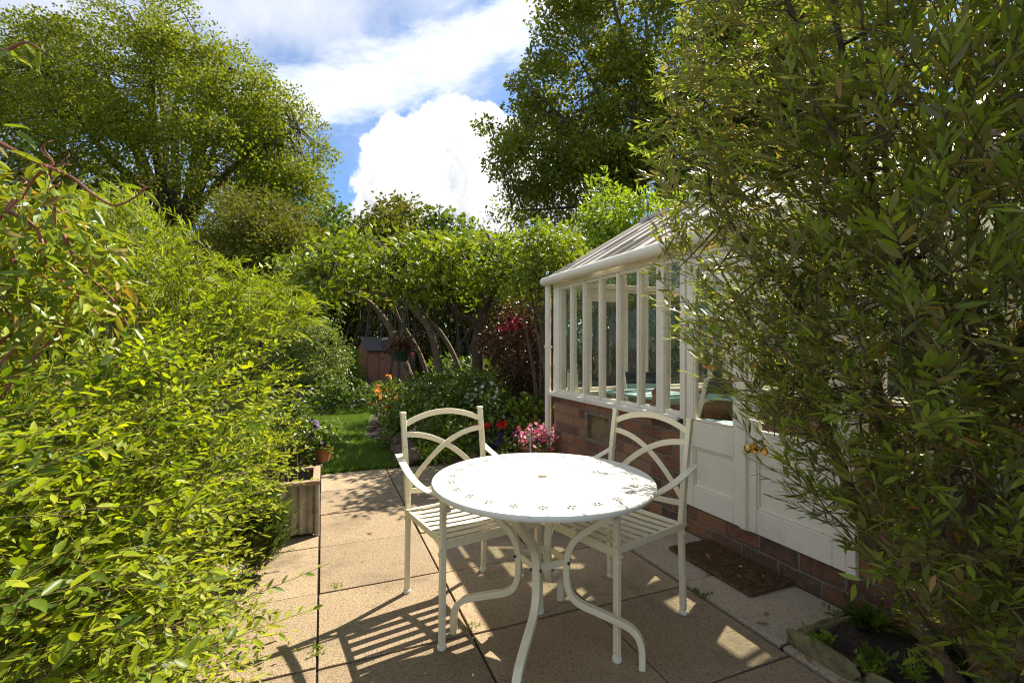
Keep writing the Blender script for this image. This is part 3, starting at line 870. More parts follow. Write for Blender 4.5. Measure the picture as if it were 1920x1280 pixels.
for i, y in enumerate(YB):
    w_ = .040 if i == 5 else .015
    box('glazing_bar', W, con, X0 - .002, X0 + .06, y - w_, y + w_, SZ + .042, HZ, bevel=.004)
ed = [YE - .115] + YB + [2.455]
def window(name, y0, y1, x0, x1, z0, z1, rail=.028):
    f_ = MB(); f_.box(x0 + .008, x1 - .008, y0, y1, z0, z0 + rail); f_.box(x0 + .008, x1 - .008, y0, y1, z1 - rail, z1)
    f_.box(x0 + .008, x1 - .008, y0, y0 + .006, z0 + rail, z1 - rail); f_.box(x0 + .008, x1 - .008, y1 - .006, y1, z0 + rail, z1 - rail)
    w = f_.build(name, W, con, bevel=.003)
    xm = (x0 + x1) / 2
    box('pane', MT['glass'], w, xm - .002, xm + .002, y0 - .004, y1 + .004, z0 + rail - .004, z1 - rail + .004)
for i in range(len(ed) - 1):
    window('window', ed[i + 1] + (.040 if i + 1 == 6 else .015 if i + 1 < 7 else 0), ed[i] - (.040 if i == 6 else .015 if i > 0 else 0), X0, X0 + .05, SZ + .042, HZ)
# doors
for y0, y1 in ((2.405, 2.452), (1.352, 1.396)):
    box('door_post', W, con, X0 - .022, X0 + .09, y0, y1, .03 if y0 > 2 else .17, HZ, bevel=.004)
box('door_head', W, con, X0 - .016, X0 + .085, 1.396, 2.405, 1.768, HZ - .002, bevel=.003)
def door(y0, y1, knob):
    x0, x1 = X0 - .012, X0 + .034
    st = .062
    f_ = MB()
    f_.box(x0, x1, y0, y0 + st, .182, 1.765); f_.box(x0, x1, y1 - st, y1, .182, 1.765)
    f_.box(x0, x1, y0 + st, y1 - st, .182, .315); f_.box(x0, x1, y0 + st, y1 - st, .565, .735); f_.box(x0, x1, y0 + st, y1 - st, 1.69, 1.765)
    d_ = f_.build('door', W, con, bevel=.004)
    box('panel', W, d_, x0 + .016, x1 - .012, y0 + st - .004, y1 - st + .004, .31, .57, bevel=.002)
    mo = MB()
    for z in (.316, .553): mo.box(x0 + .006, x0 + .0165, y0 + st, y1 - st, z, z + .011)
    mo.box(x0 + .006, x0 + .0165, y0 + st, y0 + st + .011, .327, .553); mo.box(x0 + .006, x0 + .0165, y1 - st - .011, y1 - st, .327, .553)
    mo.build('moulding', W, d_, bevel=.003)
    be = MB(); be.box(x0 + .006, x0 + .02, y0 + st, y0 + st + .012, .735, 1.69); be.box(x0 + .006, x0 + .02, y1 - st - .012, y1 - st, .735, 1.69); be.box(x0 - .004, x0 + .02, y0 + st + .012, y1 - st - .012, .7351, .747)
    be.build('glazing_bead', W, d_, bevel=.002)
    box('pane', MT['glass'], d_, X0 + .008, X0 + .012, y0 + st - .004, y1 - st + .004, .731, 1.694)
    if knob:
        yk, zk = y1 - .05, .648
        k_ = MB(); k_.lathe([(.0, -.062), (.012, -.062), (.022, -.056), (.026, -.046), (.024, -.034), (.014, -.026), (.010, -.018), (.012, -.008), (.026, -.007), (.028, -.002), (.028, .0)], 24, (x0 - .001, yk, zk), 'x')
        k_.build('door_knob', MT['brass'], d_)
        e_ = MB(); e_.lathe([(.0, -.006), (.020, -.006), (.023, -.002), (.023, 0)], 20, (x0 - .001, yk - .062, zk - .004), 'x')
        e_.build('keyhole_cover', MT['brass'], d_)
    return d_
door(1.962, 2.402, False)
door(1.400, 1.932, True)
box('meeting_strip', W, con, X0 - .030, X0 - .013, 1.925, 1.968, .183, 1.762, bevel=.004)
# front windows on the near side of the doors
yy = [1.352, 1.06, .77, .48, .19, -.10, -.40, YN]
for i in range(len(yy) - 1):
    box('glazing_bar', W, con, X0 - .002, X0 + .06, yy[i + 1], yy[i + 1] + .038, SZ + .042, HZ, bevel=.004)
    window('window', yy[i + 1] + .038, yy[i], X0, X0 + .05, SZ + .042, HZ)
# back windows
yy = np.arange(YN, YE - .3, .42)
for i in range(len(yy)):
    y1 = yy[i + 1] if i + 1 < len(yy) else YE - .08
    box('glazing_bar', W, con, XB - .06, XB, yy[i], yy[i] + .05, SZ + .042, HZ, bevel=.003)
    window('window', yy[i] + .05, y1, XB - .055, XB - .005, SZ + .042, HZ)
# gable end: bars up to the roof, tie beam, panes
def roofz(x): return HZ + .09 + (RIDZ - HZ - .09) * (1 - abs(x - RIDX) / (RIDX - X0))
box('tie_beam', W, con, X0 + .08, XB - .08, YE - .07, YE, 1.81, 1.86, bevel=.004)
xe = [2.6, 3.034, 3.324, 3.635, 3.95, 4.25]
for i, x in enumerate(xe):
    hw = .036 if i == 1 else .015
    box('glazing_bar', W, con, x - hw, x + hw, YE - .055, YE - .002, SZ + .042, 1.81, bevel=.003)
    box('glazing_bar', W, con, x - .018, x + .018, YE - .055, YE - .002, 1.86, roofz(x) - .02, bevel=.003)
xs_ = [X0 + .08] + xe + [XB - .08]
for i in range(len(xs_) - 1):
    a, b_ = xs_[i] + .018, xs_[i + 1] - .018
    f_ = MB(); f_.box(a, b_, YE - .05, YE - .008, SZ + .043, SZ + .075); f_.box(a, b_, YE - .05, YE - .008, 1.785, 1.809)
    if i == 1: f_.box(a + .0, b_, YE - .05, YE - .008, 1.68, 1.785)
    w = f_.build('window', W, con, bevel=.003)
    box('pane', MT['glass'], w, a - .004, b_ + .004, YE - .03, YE - .026, SZ + .07, 1.79)
    zz0, zz1 = roofz(xs_[i]) - .03, roofz(xs_[i + 1]) - .03
    gp = MB()
    pts = [(xs_[i], 1.855), (xs_[i + 1], 1.855), (xs_[i + 1], zz1)] + ([(RIDX, RIDZ - .03)] if xs_[i] < RIDX < xs_[i + 1] else []) + [(xs_[i], zz0)]
    m_ = len(pts)
    gp.add([(x, YE - .03, z) for x, z in pts] + [(x, YE - .026, z) for x, z in pts], [tuple(range(m_)), tuple(reversed(range(m_, 2 * m_)))] + [(j, j + m_, (j + 1) % m_ + m_, (j + 1) % m_) for j in range(m_)])
    gp.build('gable_pane', MT['glass'], con)
box('end_wall', MT['brick'], con, X0 + .12, XB - .12, YN - .1, YN - .002, 0, 2.4)
# roof: whitewashed panes between weathered bars, clear slits here and there
def slope(name, xa, za, xb, zb):
    rf_ = thing_part = None
    ln = math.hypot(xb - xa, zb - za); ux_, uz_ = (xb - xa) / ln, (zb - za) / ln; nx, nz_ = -uz_, ux_
    if nz_ < 0: nx, nz_ = -nx, -nz_
    def quad(mb, y0, y1, s0, s1, h0, h1):
        v_ = []
        for h in (h0, h1):
            for s_, y in ((s0, y0), (s1, y0), (s1, y1), (s0, y1)):
                v_.append((xa + ux_ * s_ + nx * h, y, za + uz_ * s_ + nz_ * h))
        mb.add(v_, [(0, 3, 2, 1), (4, 5, 6, 7), (0, 1, 5, 4), (1, 2, 6, 5), (2, 3, 7, 6), (3, 0, 4, 7)])
    pn, br, gl = MB(), MB(), MB()
    y = YN - .08; rr = random.Random(int(xa * 100))
    while y < YE + .02:
        wd = .235
        a_ = rr.choice((.03, .03, .05, .09)); s0 = -.06 + rr.uniform(0, .03)
        for t0, t1 in ((s0, ln * .36), (ln * .37, ln * .68), (ln * .69, ln - .05)):      # three lapped panes up the slope, some missing their whitewash
            if rr.random() < .80: quad(pn, y + .02, y + wd - a_, t0, t1, .0, .008)
        quad(br, y - .012, y + .012, -.03, ln - .03, -.03, .022)
        y += wd
    quad(br, YE + .03, YE + .055, -.04, ln, -.05, .03)
    quad(gl, YN - .08, YE + .03, -.02, ln - .02, -.008, -.004)
    o = pn.build(name, MT['roofwash'], con); br.build('roof_bar', MT['roofbar'], o, bevel=.003); gl.build('roof_glass', MT['glass'], o)
slope('roof', X0 - .05, HZ + .085, RIDX, RIDZ)
slope('roof', XB + .05, HZ + .085, RIDX, RIDZ)
box('ridge_cap', MT['roofbar'], con, RIDX - .07, RIDX + .07, YN - .1, YE + .09, RIDZ - .015, RIDZ + .035, bevel=.01)
gt = MB(); gt.tube([(X0 - .085, YN, HZ + .062), (X0 - .085, YE + .07, HZ + .066)], .044, 16)
go = gt.build('gutter', W, con)
for y in (.6, 2.35, 3.95): MB().tube([(X0 - .085, y - .03, HZ + .0645), (X0 - .085, y + .03, HZ + .0645)], .049, 16).build('gutter_joint', W, go)
dp = MB(); dp.tube([(X0 - .045, YE + .05, 0.0), (X0 - .045, YE + .05, HZ + .03)], .032, 14)
dpo = dp.build('downpipe', W, con)
dj = MB()
for z in (.30, 1.19): dj.tube([(X0 - .045, YE + .05, z), (X0 - .045, YE + .05, z + .02)], .040, 14); dj.box(X0 - .045, X0 + .0, YE + .04, YE + .06, z + .002, z + .018)
dj.build('pipe_bracket', W, dpo)
hk = MB(); hk.tube(spline([(X0 - .03, 2.43, .70), (X0 - .06, 2.42, .72), (X0 - .075, 2.43, .705), (X0 - .06, 2.45, .69)], 4), .005, 6); hk.box(X0 - .036, X0 - .0225, 2.418, 2.44, .675, .73)
hk.build('hook', MT['iron'], con)

# inside: turquoise table, folding chairs, card, figurine
t = thing('folding_table', 'turquoise slatted table inside the conservatory behind the front windows', 'table', (2.86, 3.55, .15), R(4))
b = MB()
for i in range(6): b.box(-.30 + i * .10, -.208 + i * .10, -.42, .42, .60, .622)
b.build('tabletop', MT['teal'], t, False, bevel=.003)
b = MB(); b.box(-.29, .29, -.38, -.35, .565, .599); b.box(-.29, .29, .35, .38, .565, .599); b.build('apron', MT['teal'], t, False)
for s in (-1, 1):
    MB().bar([(-.25, s * .33, .599), (.25, s * .30, 0)], .03, .02).build('leg', W, t, False)
    MB().bar([(.25, s * .37, .599), (-.25, s * .27, 0)], .03, .02).build('leg', W, t, False)
def fold_chair(loc, rz, label, cloth, extra=None):
    t = thing('folding_chair', label, 'chair', loc, rz, 'folding chairs inside the conservatory')
    for s in (-1, 1):
        MB().bar([(s * .19, .30, 0), (s * .19, .05, .42), (s * .19, -.16, .78)], .022, .035, up=(1, 0, 0)).build('frame_side', W, t, False, bevel=.004)
        MB().bar([(s * .165, -.22, 0), (s * .165, .16, .43)], .02, .03, up=(1, 0, 0)).build('leg', W, t, False, bevel=.003)
    b = MB()
    for i in range(4): b.box(-.17, .17, -.12 + i * .085, -.05 + i * .085, .43, .445)
    b.build('seat', MT['teal'], t, False, bevel=.003)
    MB().bar([(-.18, -.145, .72), (.18, -.145, .72)], .016, .13, up=(0, -.45, .9)).build('backrest', cloth, t, False, bevel=.004)
    MB().bar([(-.18, -.105, .635), (.18, -.105, .635)], .014, .05, up=(0, -.45, .9)).build('lower_slat', MT['teal'], t, False, bevel=.003)
    if extra: extra(t)
    return t
def glint_strip(t): MB().bar([(-.05, -.168, .725), (.05, -.168, .725)], .006, .012).build('painted_highlight', MT['label_and_glint'], t, False)  # white strip stands in for the highlight on the dark backrest
fold_chair((2.97, 2.86, .15), R(112), 'white folding chair with dark backrest seen through the left door pane', MT['darkcloth'], glint_strip)
def tab2(t): box('patch', MT['orange'], t, -.06, .06, -.165, -.157, .70, .75, world=False)
fold_chair((3.10, 4.0, .15), R(158), 'dark backed folding chair beyond the turquoise table by the end windows', MT['darkcloth'], tab2)
t = thing('picture_card', 'pale green card with a wooden top edge propped in the corner of the sill', 'card', (2.30, 4.10, .742))
MB().box(-.01, .01, -.095, .085, 0, .20).build('sheet', MT['card'], t, False)
MB().box(-.014, .014, -.10, .09, .2005, .225).build('top_strip', MT['woodrim'], t, False)
MB().bar([(-.0115, -.03, .07), (-.0115, .02, .13)], .003, .010).build('mark', MT['greenpot'], t, False)
# seated clay animal, one continuous skin
def skin(name, m, parent, V, E, Rr, sub=2):
    me = bpy.data.meshes.new(name); me.from_pydata(V, E, []); o = bpy.data.objects.new(name, me); C.objects.link(o)
    me.materials.append(m); o.parent = parent
    sk = o.modifiers.new('skin', 'SKIN'); 
    for i, r in enumerate(Rr): me.skin_vertices[0].data[i].radius = (r, r)
    me.skin_vertices[0].data[0].use_root = True
    ss = o.modifiers.new('sub', 'SUBSURF'); ss.levels = sub; ss.render_levels = sub
    return o
fg = thing('animal_figurine', 'small reddish clay sitting animal figurine on the inside sill', 'figurine', (2.285, 2.80, .742), R(200))
fme = bpy.data.meshes.new('body')
Vv = [(0, .02, .035), (0, 0, .065), (0, -.015, .10), (0, -.02, .128), (0, -.05, .122), (-.014, -.012, .152), (.014, -.012, .152), (-.018, -.03, .06), (-.02, -.045, .008), (.018, -.03, .06), (.02, -.045, .008), (-.03, .02, .02), (-.034, -.02, .010), (.03, .02, .02), (.034, -.02, .010), (0, .055, .015), (0, .08, .03)]
Ee = [(0, 1), (1, 2), (2, 3), (3, 4), (3, 5), (3, 6), (1, 7), (7, 8), (1, 9), (9, 10), (0, 11), (11, 12), (0, 13), (13, 14), (0, 15), (15, 16)]
skin('body', MT['clay'], fg, Vv, Ee, [.034, .03, .022, .023, .011, .006, .006, .011, .009, .011, .009, .02, .010, .02, .010, .009, .005])

# door mat
b = MB(); b.box(1.885, 2.186, 1.645, 2.215, .0115, .027)
dm = tag(b.build('door_mat', MT['mat'], bevel=.006), 'worn brown coir mat lying in front of the white doors', 'door mat')
n = 9000
xs = g.uniform(1.888, 2.183, n); ys = g.uniform(1.648, 2.212, n)
dr = g.normal(size=(n, 3)); dr[:, 2] = np.abs(dr[:, 2]) + .35
mo = leaf_obj('pile', [leaf_geo(np.stack([xs, ys, np.full(n, .026)], -1), dr, rnd_dirs(g, n), .010, .0022, 'blade')], MT['mat'], None); mo.parent = dm

# bed by the wall: soil, edging stones
b = MB()
nx_, ny_ = 14, 40
vv = []; ff = []
for i in range(nx_ + 1):
    for j in range(ny_ + 1):
        x = 1.80 + .40 * i / nx_; y = -.3 + 1.60 * j / ny_
        vv.append((x, y, .035 + .016 * math.sin(9 * x + 7 * y) + .012 * math.sin(31 * x - 23 * y) + random.uniform(-.006, .006)))
for i in range(nx_):
    for j in range(ny_):
        a = i * (ny_ + 1) + j; ff.append((a, a + ny_ + 1, a + ny_ + 2, a + 1))
b.add(vv, ff); struct(b.build('wall_bed', MT['soil']))
def stone(name, label, c, s, rz, m, cat='stone', group=None, seed=0, sq=4.0):
    """rounded block with a chipped, uneven surface"""
    rr = np.random.default_rng(seed); nu, nv_ = 28, 18
    u = np.linspace(0, 2 * PI, nu, endpoint=False); v = np.linspace(-PI / 2, PI / 2, nv_)
    U, V_ = np.meshgrid(u, v)
    d = np.stack([np.cos(V_) * np.cos(U), np.cos(V_) * np.sin(U), np.sin(V_)], -1)
    q = (np.abs(d) ** sq).sum(-1) ** (-1 / sq)
    p = d * q[..., None]
    for k in range(10):
        w = rr.normal(size=3) * (2.5 + k * .8); p = p * (1 + .09 / (1 + .35 * k) * np.sin(d @ w + rr.uniform(0, 6)))[..., None]
    p = p * np.array(s); ca, sa = math.cos(rz), math.sin(rz)
    p = p @ np.array([[ca, sa, 0], [-sa, ca, 0], [0, 0, 1]])
    i, j = np.meshgrid(np.arange(nv_ - 1), np.arange(nu), indexing='ij')
    f_ = np.stack([i * nu + j, i * nu + (j + 1) % nu, (i + 1) * nu + (j + 1) % nu, (i + 1) * nu + j], -1).reshape(-1, 4)
    o = link(name, np_mesh(name, p.reshape(-1, 3), [f_], True), m); o.location = c
    return tag(o, label, cat, group)
stone('edging_stone', 'mossy edging stone at the corner of the bed beside the threshold paving', (1.765, 1.22, .03), (.028, .125, .036), R(2), MT['mossrock'], group='edging stones of the wall bed', seed=1)
stone('edging_stone', 'long mossy edging stone nearest the camera along the wall bed', (1.775, .93, .03), (.030, .145, .038), R(-3), MT['mossrock'], group='edging stones of the wall bed', seed=2)
stone('edging_stone', 'flat grey edging stone across the end of the wall bed against the brick', (1.985, 1.315, .028), (.185, .026, .032), R(-2), MT['mossrock'], group='edging stones of the wall bed', seed=3)

# ------------------------------------------------------------------ planter, pots
pl = thing('metal_planter', 'tall corrugated metal planter with a wooden rim beside the patio joint', 'planter', (-.03, 3.24, 0))
b = MB()
def corr(p0, p1, nrm_, z0, z1, n=60):
    p0, p1, q = Vector(p0), Vector(p1), Vector(nrm_)
    lo_, hi_ = [], []
    for i in range(n + 1):
        c = p0.lerp(p1, i / n) + q * .007 * math.sin(i / n * 2 * PI * round((p1 - p0).length / .055))
        lo_.append(Vector((c.x, c.y, z0))); hi_.append(Vector((c.x, c.y, z1)))
    k = len(b.v); b.v += [tuple(p) for p in lo_ + hi_]
    b.f += [(k + i, k + i + 1, k + n + 2 + i, k + n + 1 + i) for i in range(n)]
px0, px1, py0, py1 = -.62, -.035, 3.24, 3.62
corr((px0, py0, 0), (px1, py0, 0), (0, -1, 0), .02, .325); corr((px1, py0, 0), (px1, py1, 0), (1, 0, 0), .02, .325)
corr((px1, py1, 0), (px0, py1, 0), (0, 1, 0), .02, .325); corr((px0, py1, 0), (px0, py0, 0), (-1, 0, 0), .02, .325)
b.build('side_panel', MT['zinc'], pl)
b = MB()
for x, y in ((px0, py0), (px1, py0), (px1, py1), (px0, py1)): b.tube([(x, y, 0), (x, y, .33)], .017, 10)
b.build('corner_post', MT['zinc'], pl)
b = MB(); b.box(px0 - .02, px1 + .02, py0 - .02, py0 + .025, .326, .352); b.box(px0 - .02, px1 + .02, py1 - .025, py1 + .02, .326, .352)
b.box(px1 - .025, px1 + .02, py0 + .025, py1 - .025, .326, .352); b.box(px0 - .02, px0 + .025, py0 + .025, py1 - .025, .326, .352)
b.build('rim', MT['woodrim'], pl, bevel=.004)
box('soil', MT['soil'], pl, px0 + .02, px1 - .02, py0 + .02, py1 - .02, .02, .27)
t = thing('plastic_planter', 'tapered pale planter standing behind the corrugated planter', 'planter', (-.14, 3.83, 0))
b = MB(); rg = []
for z, s_ in ((0, .70), (.30, 1.0), (.32, 1.06), (.33, 1.06), (.33, .94), (.26, .92)):
    rg.append([(x * s_, y * s_, z) for x, y in ((-.15, -.14), (.13, -.14), (.13, .14), (-.15, .14))])
b.ring_sweep(rg); b.build('tub', MT['zinc'], t, False, bevel=.006)
t = thing('terracotta_pot', 'small terracotta pot of geranium standing behind the corrugated planter', 'flower pot', (.0, 3.86, .33))
b = MB(); b.lathe([(.045, 0), (.066, .075), (.066, .08), (.074, .08), (.076, .105), (.066, .106), (.06, .085)], 28); b.build('pot', MT['terracotta'], t, False)
c_ = g.normal(size=(60, 3)) * np.array([.06, .06, .05]) + np.array([.0, 3.86, .52])
leaf_obj('foliage', [clump_leaves(g, c_, 6, .03, .034, .03, 'lobed', up=1)], MT['midgreen'], t)
c_ = g.normal(size=(10, 3)) * np.array([.05, .05, .03]) + np.array([-.02, 3.80, .50])
leaf_obj('flowers', [flowers_geo(g, c_, .016)], MT['violet'], t)

# ------------------------------------------------------------------ plants
def area_m2(poly, d):
    p = np.asarray(poly, float); q = np.roll(p, -1, 0)
    return abs((p[:, 0] * q[:, 1] - q[:, 0] * p[:, 1]).sum()) / 2 * (d / F) ** 2

def shrub(name, label, cat, poly, d, thick, n, per, sig, Ln, Wd, m, tm='far', base=None, stems=26, bark='bark', r=.012, shell=.5, up=.5, flat=.65, droop=0, group=None, flow=None, seed=0, lj=.3, part='foliage', lai=5.0, nb=0, rb=.5):
    g = np.random.default_rng(100 + seed)
    poly = np.asarray(poly, float)
    if base is None:
        cx = poly[:, 0].mean(); p = P(cx, 700, d); base = (float(p[0]), float(p[1]), 0.0)
    t = thing(name, label, cat, base, group=group)
    n = max(30, int(lai * area_m2(poly, d) / (Ln * Wd * .5) / per))
    cen = boughs(g, poly, d, thick, n, nb, rb, shell) if nb else outline_points(g, poly, d, thick, n, shell, minpx=0)
    k = cen[:, 2] > .04; cen = cen[k]
    leaf_obj(part, [clump_leaves(g, cen, per, sig, Ln, Wd, tm, up=up, flat=flat, droop=droop, lj=lj)], MT[m], t)
    pick = cen[g.choice(len(cen), min(stems, len(cen)), False)]
    b0 = np.array(base)[None] + g.normal(size=(len(pick), 3)) * np.array([.06, .06, 0]) * (1 if d < 7.5 else d * .9)
    tt = np.linspace(0, 1, 6)[None, :, None]
    pl_ = b0[:, None] * (1 - tt) + pick[:, None] * tt
    hor = (pick - b0); hor[:, 2] = 0
    pl_ = pl_ - hor[:, None] * (.35 * 4 * tt * (1 - tt) * .5)
    geos = [tubes_geo(pl_, np.linspace(r, r * .25, 6), 5)]
    if len(cen) > stems:
        sk = pl_[:, 2:].reshape(-1, 3); q = cen[g.choice(len(cen), min(len(cen), stems * 6), False)]
        geos.append(twig_geo(g, sk, q, r * .3, r * .08))
    leaf_obj('branches', geos, MT[bark], t)
    if flow:
        for (fm, nf, rad, pt, pp) in flow:
            fc = outline_points(g, pp if pp is not None else poly, d - thick * .35, thick * .6, nf, .4)
            leaf_obj(pt, [flowers_geo(g, fc, rad)], MT[fm], t)
    return t

def tree(name, label, poly, d, thick, trunk, limbs, m, n, per, sig, Ln, Wd, tm='far', bark='bark', minpx=0, shell=.45, twigs=900, up=.5, flat=.6, seed=0, tr=.02, extra_pts=None, keep=None, droop=0, lai=5.0, nb=0, rb=1.0, tk=1.0):
    """trunk / limbs: lists of (px, py, depth offset, radius)"""
    g = np.random.default_rng(500 + seed)
    base = P(trunk[0][0], trunk[0][1], d + trunk[0][2]); base = (float(base[0]), float(base[1]), 0.0)
    t = thing(name, label, 'tree', base)
    mb = MB(); sk = []
    for path in [trunk] + limbs:
        pts = [tuple(P(p[0], p[1], d + p[2])) for p in path]
        rs = [p[3] for p in path]
        sp = spline(pts, 6); ri = list(np.interp(np.linspace(0, len(rs) - 1, len(sp)), range(len(rs)), rs))
        mb.tube(sp, [r_ * tk for r_ in ri], 10)
        if path is not trunk or len(limbs) == 0: sk += [np.array(p) for p in sp[len(sp) // 4:]]
    mb.build('trunk', MT[bark], t)
    n = int(lai * area_m2(poly, d) / (Ln * Wd * .5) / per)
    cen = boughs(g, poly, d, thick, n, nb, rb, shell) if nb else outline_points(g, poly, d, thick, n, shell, minpx)
    if keep is not None: cen = cen[keep(cen, g)]
    sk = np.array(sk)
    tw = cen[g.choice(len(cen), min(twigs, len(cen)), False)]
    leaf_obj('branches', [twig_geo(g, sk, tw, tr, tr * .2, .08)], MT[bark], t)
    leaf_obj('crown', [clump_leaves(g, cen, per, sig, Ln, Wd, tm, flat=flat, up=up, droop=droop)], MT[m], t)
    return t

# -- big broad tree on the left
D1 = 21.0
poly1 = [(-260, 120), (-120, 60), (0, 38), (60, 45), (120, 22), (190, -20), (260, -45), (340, -20), (385, 30), (430, 68), (480, 108), (508, 150), (552, 172), (580, 205), (600, 245), (625, 290), (612, 330), (620, 372), (600, 420), (560, 470), (420, 450), (250, 440), (80, 420), (-100, 400), (-260, 350)]
limbs1 = []
for (x1_, y1_, x2_, y2_, dz_, r_) in ((250, 250, 170, 80, 1.5, .2), (285, 220, 290, 60, -2, .22), (330, 200, 370, 70, 1.2, .2), (380, 210, 440, 130, -2, .18), (420, 240, 500, 180, 1, .16),
                                     (470, 290, 560, 240, -1.5, .15), (480, 340, 590, 310, 1, .14), (200, 290, 90, 140, -2, .2), (170, 320, 20, 230, 2, .18), (230, 230, 120, 60, 3, .17), (300, 160, 240, 20, 2.5, .16), (140, 350, -60, 300, -1.5, .16), (400, 180, 420, 90, 2.5, .14)):
    limbs1.append([(330 + (x1_ - 330) * .12, 430, 0, r_ * 1.15), (330 + (x1_ - 330) * .55, 345, dz_ * .4, r_), (x1_, y1_, dz_ * .8, r_ * .65), (x2_, y2_, dz_ * 1.3, r_ * .22)])
def keep1(c, g):
    x, y, dd = PX(c); 
    low = ((x - 330) / 130) ** 2 + ((y - 330) / 75) ** 2 < 1        # the open, limb-filled middle of the crown
    low2 = ((x - 170) / 110) ** 2 + ((y - 300) / 50) ** 2 < 1
    return ~((low & (g.uniform(size=len(x)) < .68)) | (low2 & (g.uniform(size=len(x)) < .5)))
tree('broadleaf_tree', 'huge bright green spreading tree filling the sky at the upper left', poly1, D1, 4.2, [(330, 800, 0, .55), (330, 600, 0, .5), (330, 430, 0, .42)], limbs1, 'tree1', 0, 70, .28, .112, .085, 'far', 'bark', 0, .4, 900, seed=1, tr=.035, keep=keep1, lai=5.3, nb=80, rb=1.55)

# -- tall dark tree behind the conservatory
D2 = 44.0
poly2 = [(1010, -80), (1005, 20), (1012, 60), (1000, 110), (965, 150), (975, 185), (950, 225), (885, 212), (893, 250), (935, 285), (922, 330), (935, 372), (925, 405), (975, 430), (1080, 435), (1200, 450), (1400, 440), (1560, 380), (1620, 200), (1600, 40), (1560, -80)]
limbs2 = []
for (x1_, y1_, x2_, y2_, dz_, r_) in ((1160, 250, 1080, 100, 1, .16), (1190, 180, 1150, 0, -1.5, .17), (1210, 190, 1240, 20, 1.2, .16), (1130, 290, 1000, 170, -1, .13), (1100, 340, 930, 270, 1, .12), (1120, 380, 960, 395, -1, .1),
                                     (1250, 230, 1330, 80, -1, .16), (1290, 270, 1430, 150, 1, .15), (1180, 200, 1060, 40, 2, .14), (1300, 330, 1480, 280, -1, .14), (1215, 120, 1200, -60, 2, .15)):
    limbs2.append([(1165, 400, 0, r_ * 1.2), (1165 + (x1_ - 1165) * .45, 325, dz_ * .4, r_), (x1_, y1_, dz_ * .8, r_ * .7), (x2_, y2_, dz_ * 1.2, r_ * .22)])
tree('broadleaf_tree', 'tall dark green tree with upright limbs rising behind the conservatory roof', poly2, D2, 6.5, [(1165, 690, 0, .95), (1165, 560, 0, .9), (1165, 400, 0, .8)], [[(a, b, c * 2.4, r * 2.3) for a, b, c, r in l_] for l_ in limbs2], 'tree2', 0, 60, .65, .31, .22, 'lobed', 'bark', 0, .45, 900, seed=2, tr=.06, lai=5.8, nb=100, rb=2.6)

# -- arching magnolia group over the bed
D3 = 6.8
poly3 = [(500, 500), (525, 470), (580, 460), (620, 440), (660, 430), (700, 415), (745, 420), (790, 440), (830, 450), (860, 480), (855, 540), (815, 575), (760, 560), (720, 580), (660, 570), (620, 590), (560, 580), (520, 560), (490, 530)]
tr3 = [(778, 735, 0, .085), (762, 690, 0, .078), (745, 645, .05, .066), (722, 600, .1, .056), (690, 565, .1, .042), (640, 545, 0, .03), (570, 530, -.1, .018)]
li3 = [[(748, 655, .05, .055), (757, 618, -.1, .045), (756, 580, -.2, .036), (748, 540, -.3, .024), (740, 480, -.3, .012)],
       [(830, 730, -.2, .08), (818, 665, -.2, .072), (806, 620, -.25, .064), (780, 585, -.3, .055), (745, 558, -.35, .042), (690, 545, -.4, .03), (610, 520, -.5, .014)],
       [(870, 715, .6, .055), (848, 660, .6, .05), (825, 622, .6, .045), (804, 600, .5, .038), (780, 560, .4, .028), (790, 490, .3, .012)],
       [(800, 700, .9, .05), (786, 660, .9, .045), (765, 625, .9, .04), (745, 590, .8, .03), (720, 500, .6, .014)],
       [(745, 558, -.35, .03), (780, 545, -.2, .022), (830, 520, 0, .012)], [(690, 565, .1, .026), (650, 520, .2, .016), (620, 465, .2, .008)]]
tree('garden_tree', 'low spreading tree with pale arching bare trunks leaning left beside the shed', poly3, D3, 1.0, tr3, li3, 'magnolia', 0, 15, .09, .105, .05, 'mid', 'barklight', 0, .7, 500, seed=3, tr=.012, up=.7, lai=3.9, nb=30, rb=.34, tk=.76)
poly4 = [(780, 470), (800, 440), (850, 425), (900, 420), (950, 430), (990, 450), (1005, 490), (1000, 530), (985, 560), (950, 585), (900, 590), (860, 570), (820, 580), (790, 560), (775, 520)]
tr4 = [(893, 740, 0, .115), (896, 690, 0, .1), (898, 640, 0, .092), (905, 600, 0, .085), (912, 560, .1, .06)]
li4 = [[(900, 612, 0, .06), (878, 598, -.1, .05), (855, 585, -.2, .04), (830, 545, -.3, .02)], [(908, 590, 0, .05), (930, 540, -.2, .034), (960, 490, -.3, .014)], [(910, 570, .1, .05), (885, 520, .2, .03), (860, 460, .3, .012)], [(912, 560, .1, .045), (925, 490, .3, .025), (915, 440, .3, .01)]]
tree('garden_tree', 'round-headed garden tree on one straight dark trunk behind the red flowers', poly4, 6.9, 1.0, tr4, li4, 'magnolia', 0, 15, .09, .105, .05, 'mid', 'barkdark', 0, .7, 500, seed=4, tr=.012, up=.7, lai=3.9, nb=26, rb=.34, tk=.9)

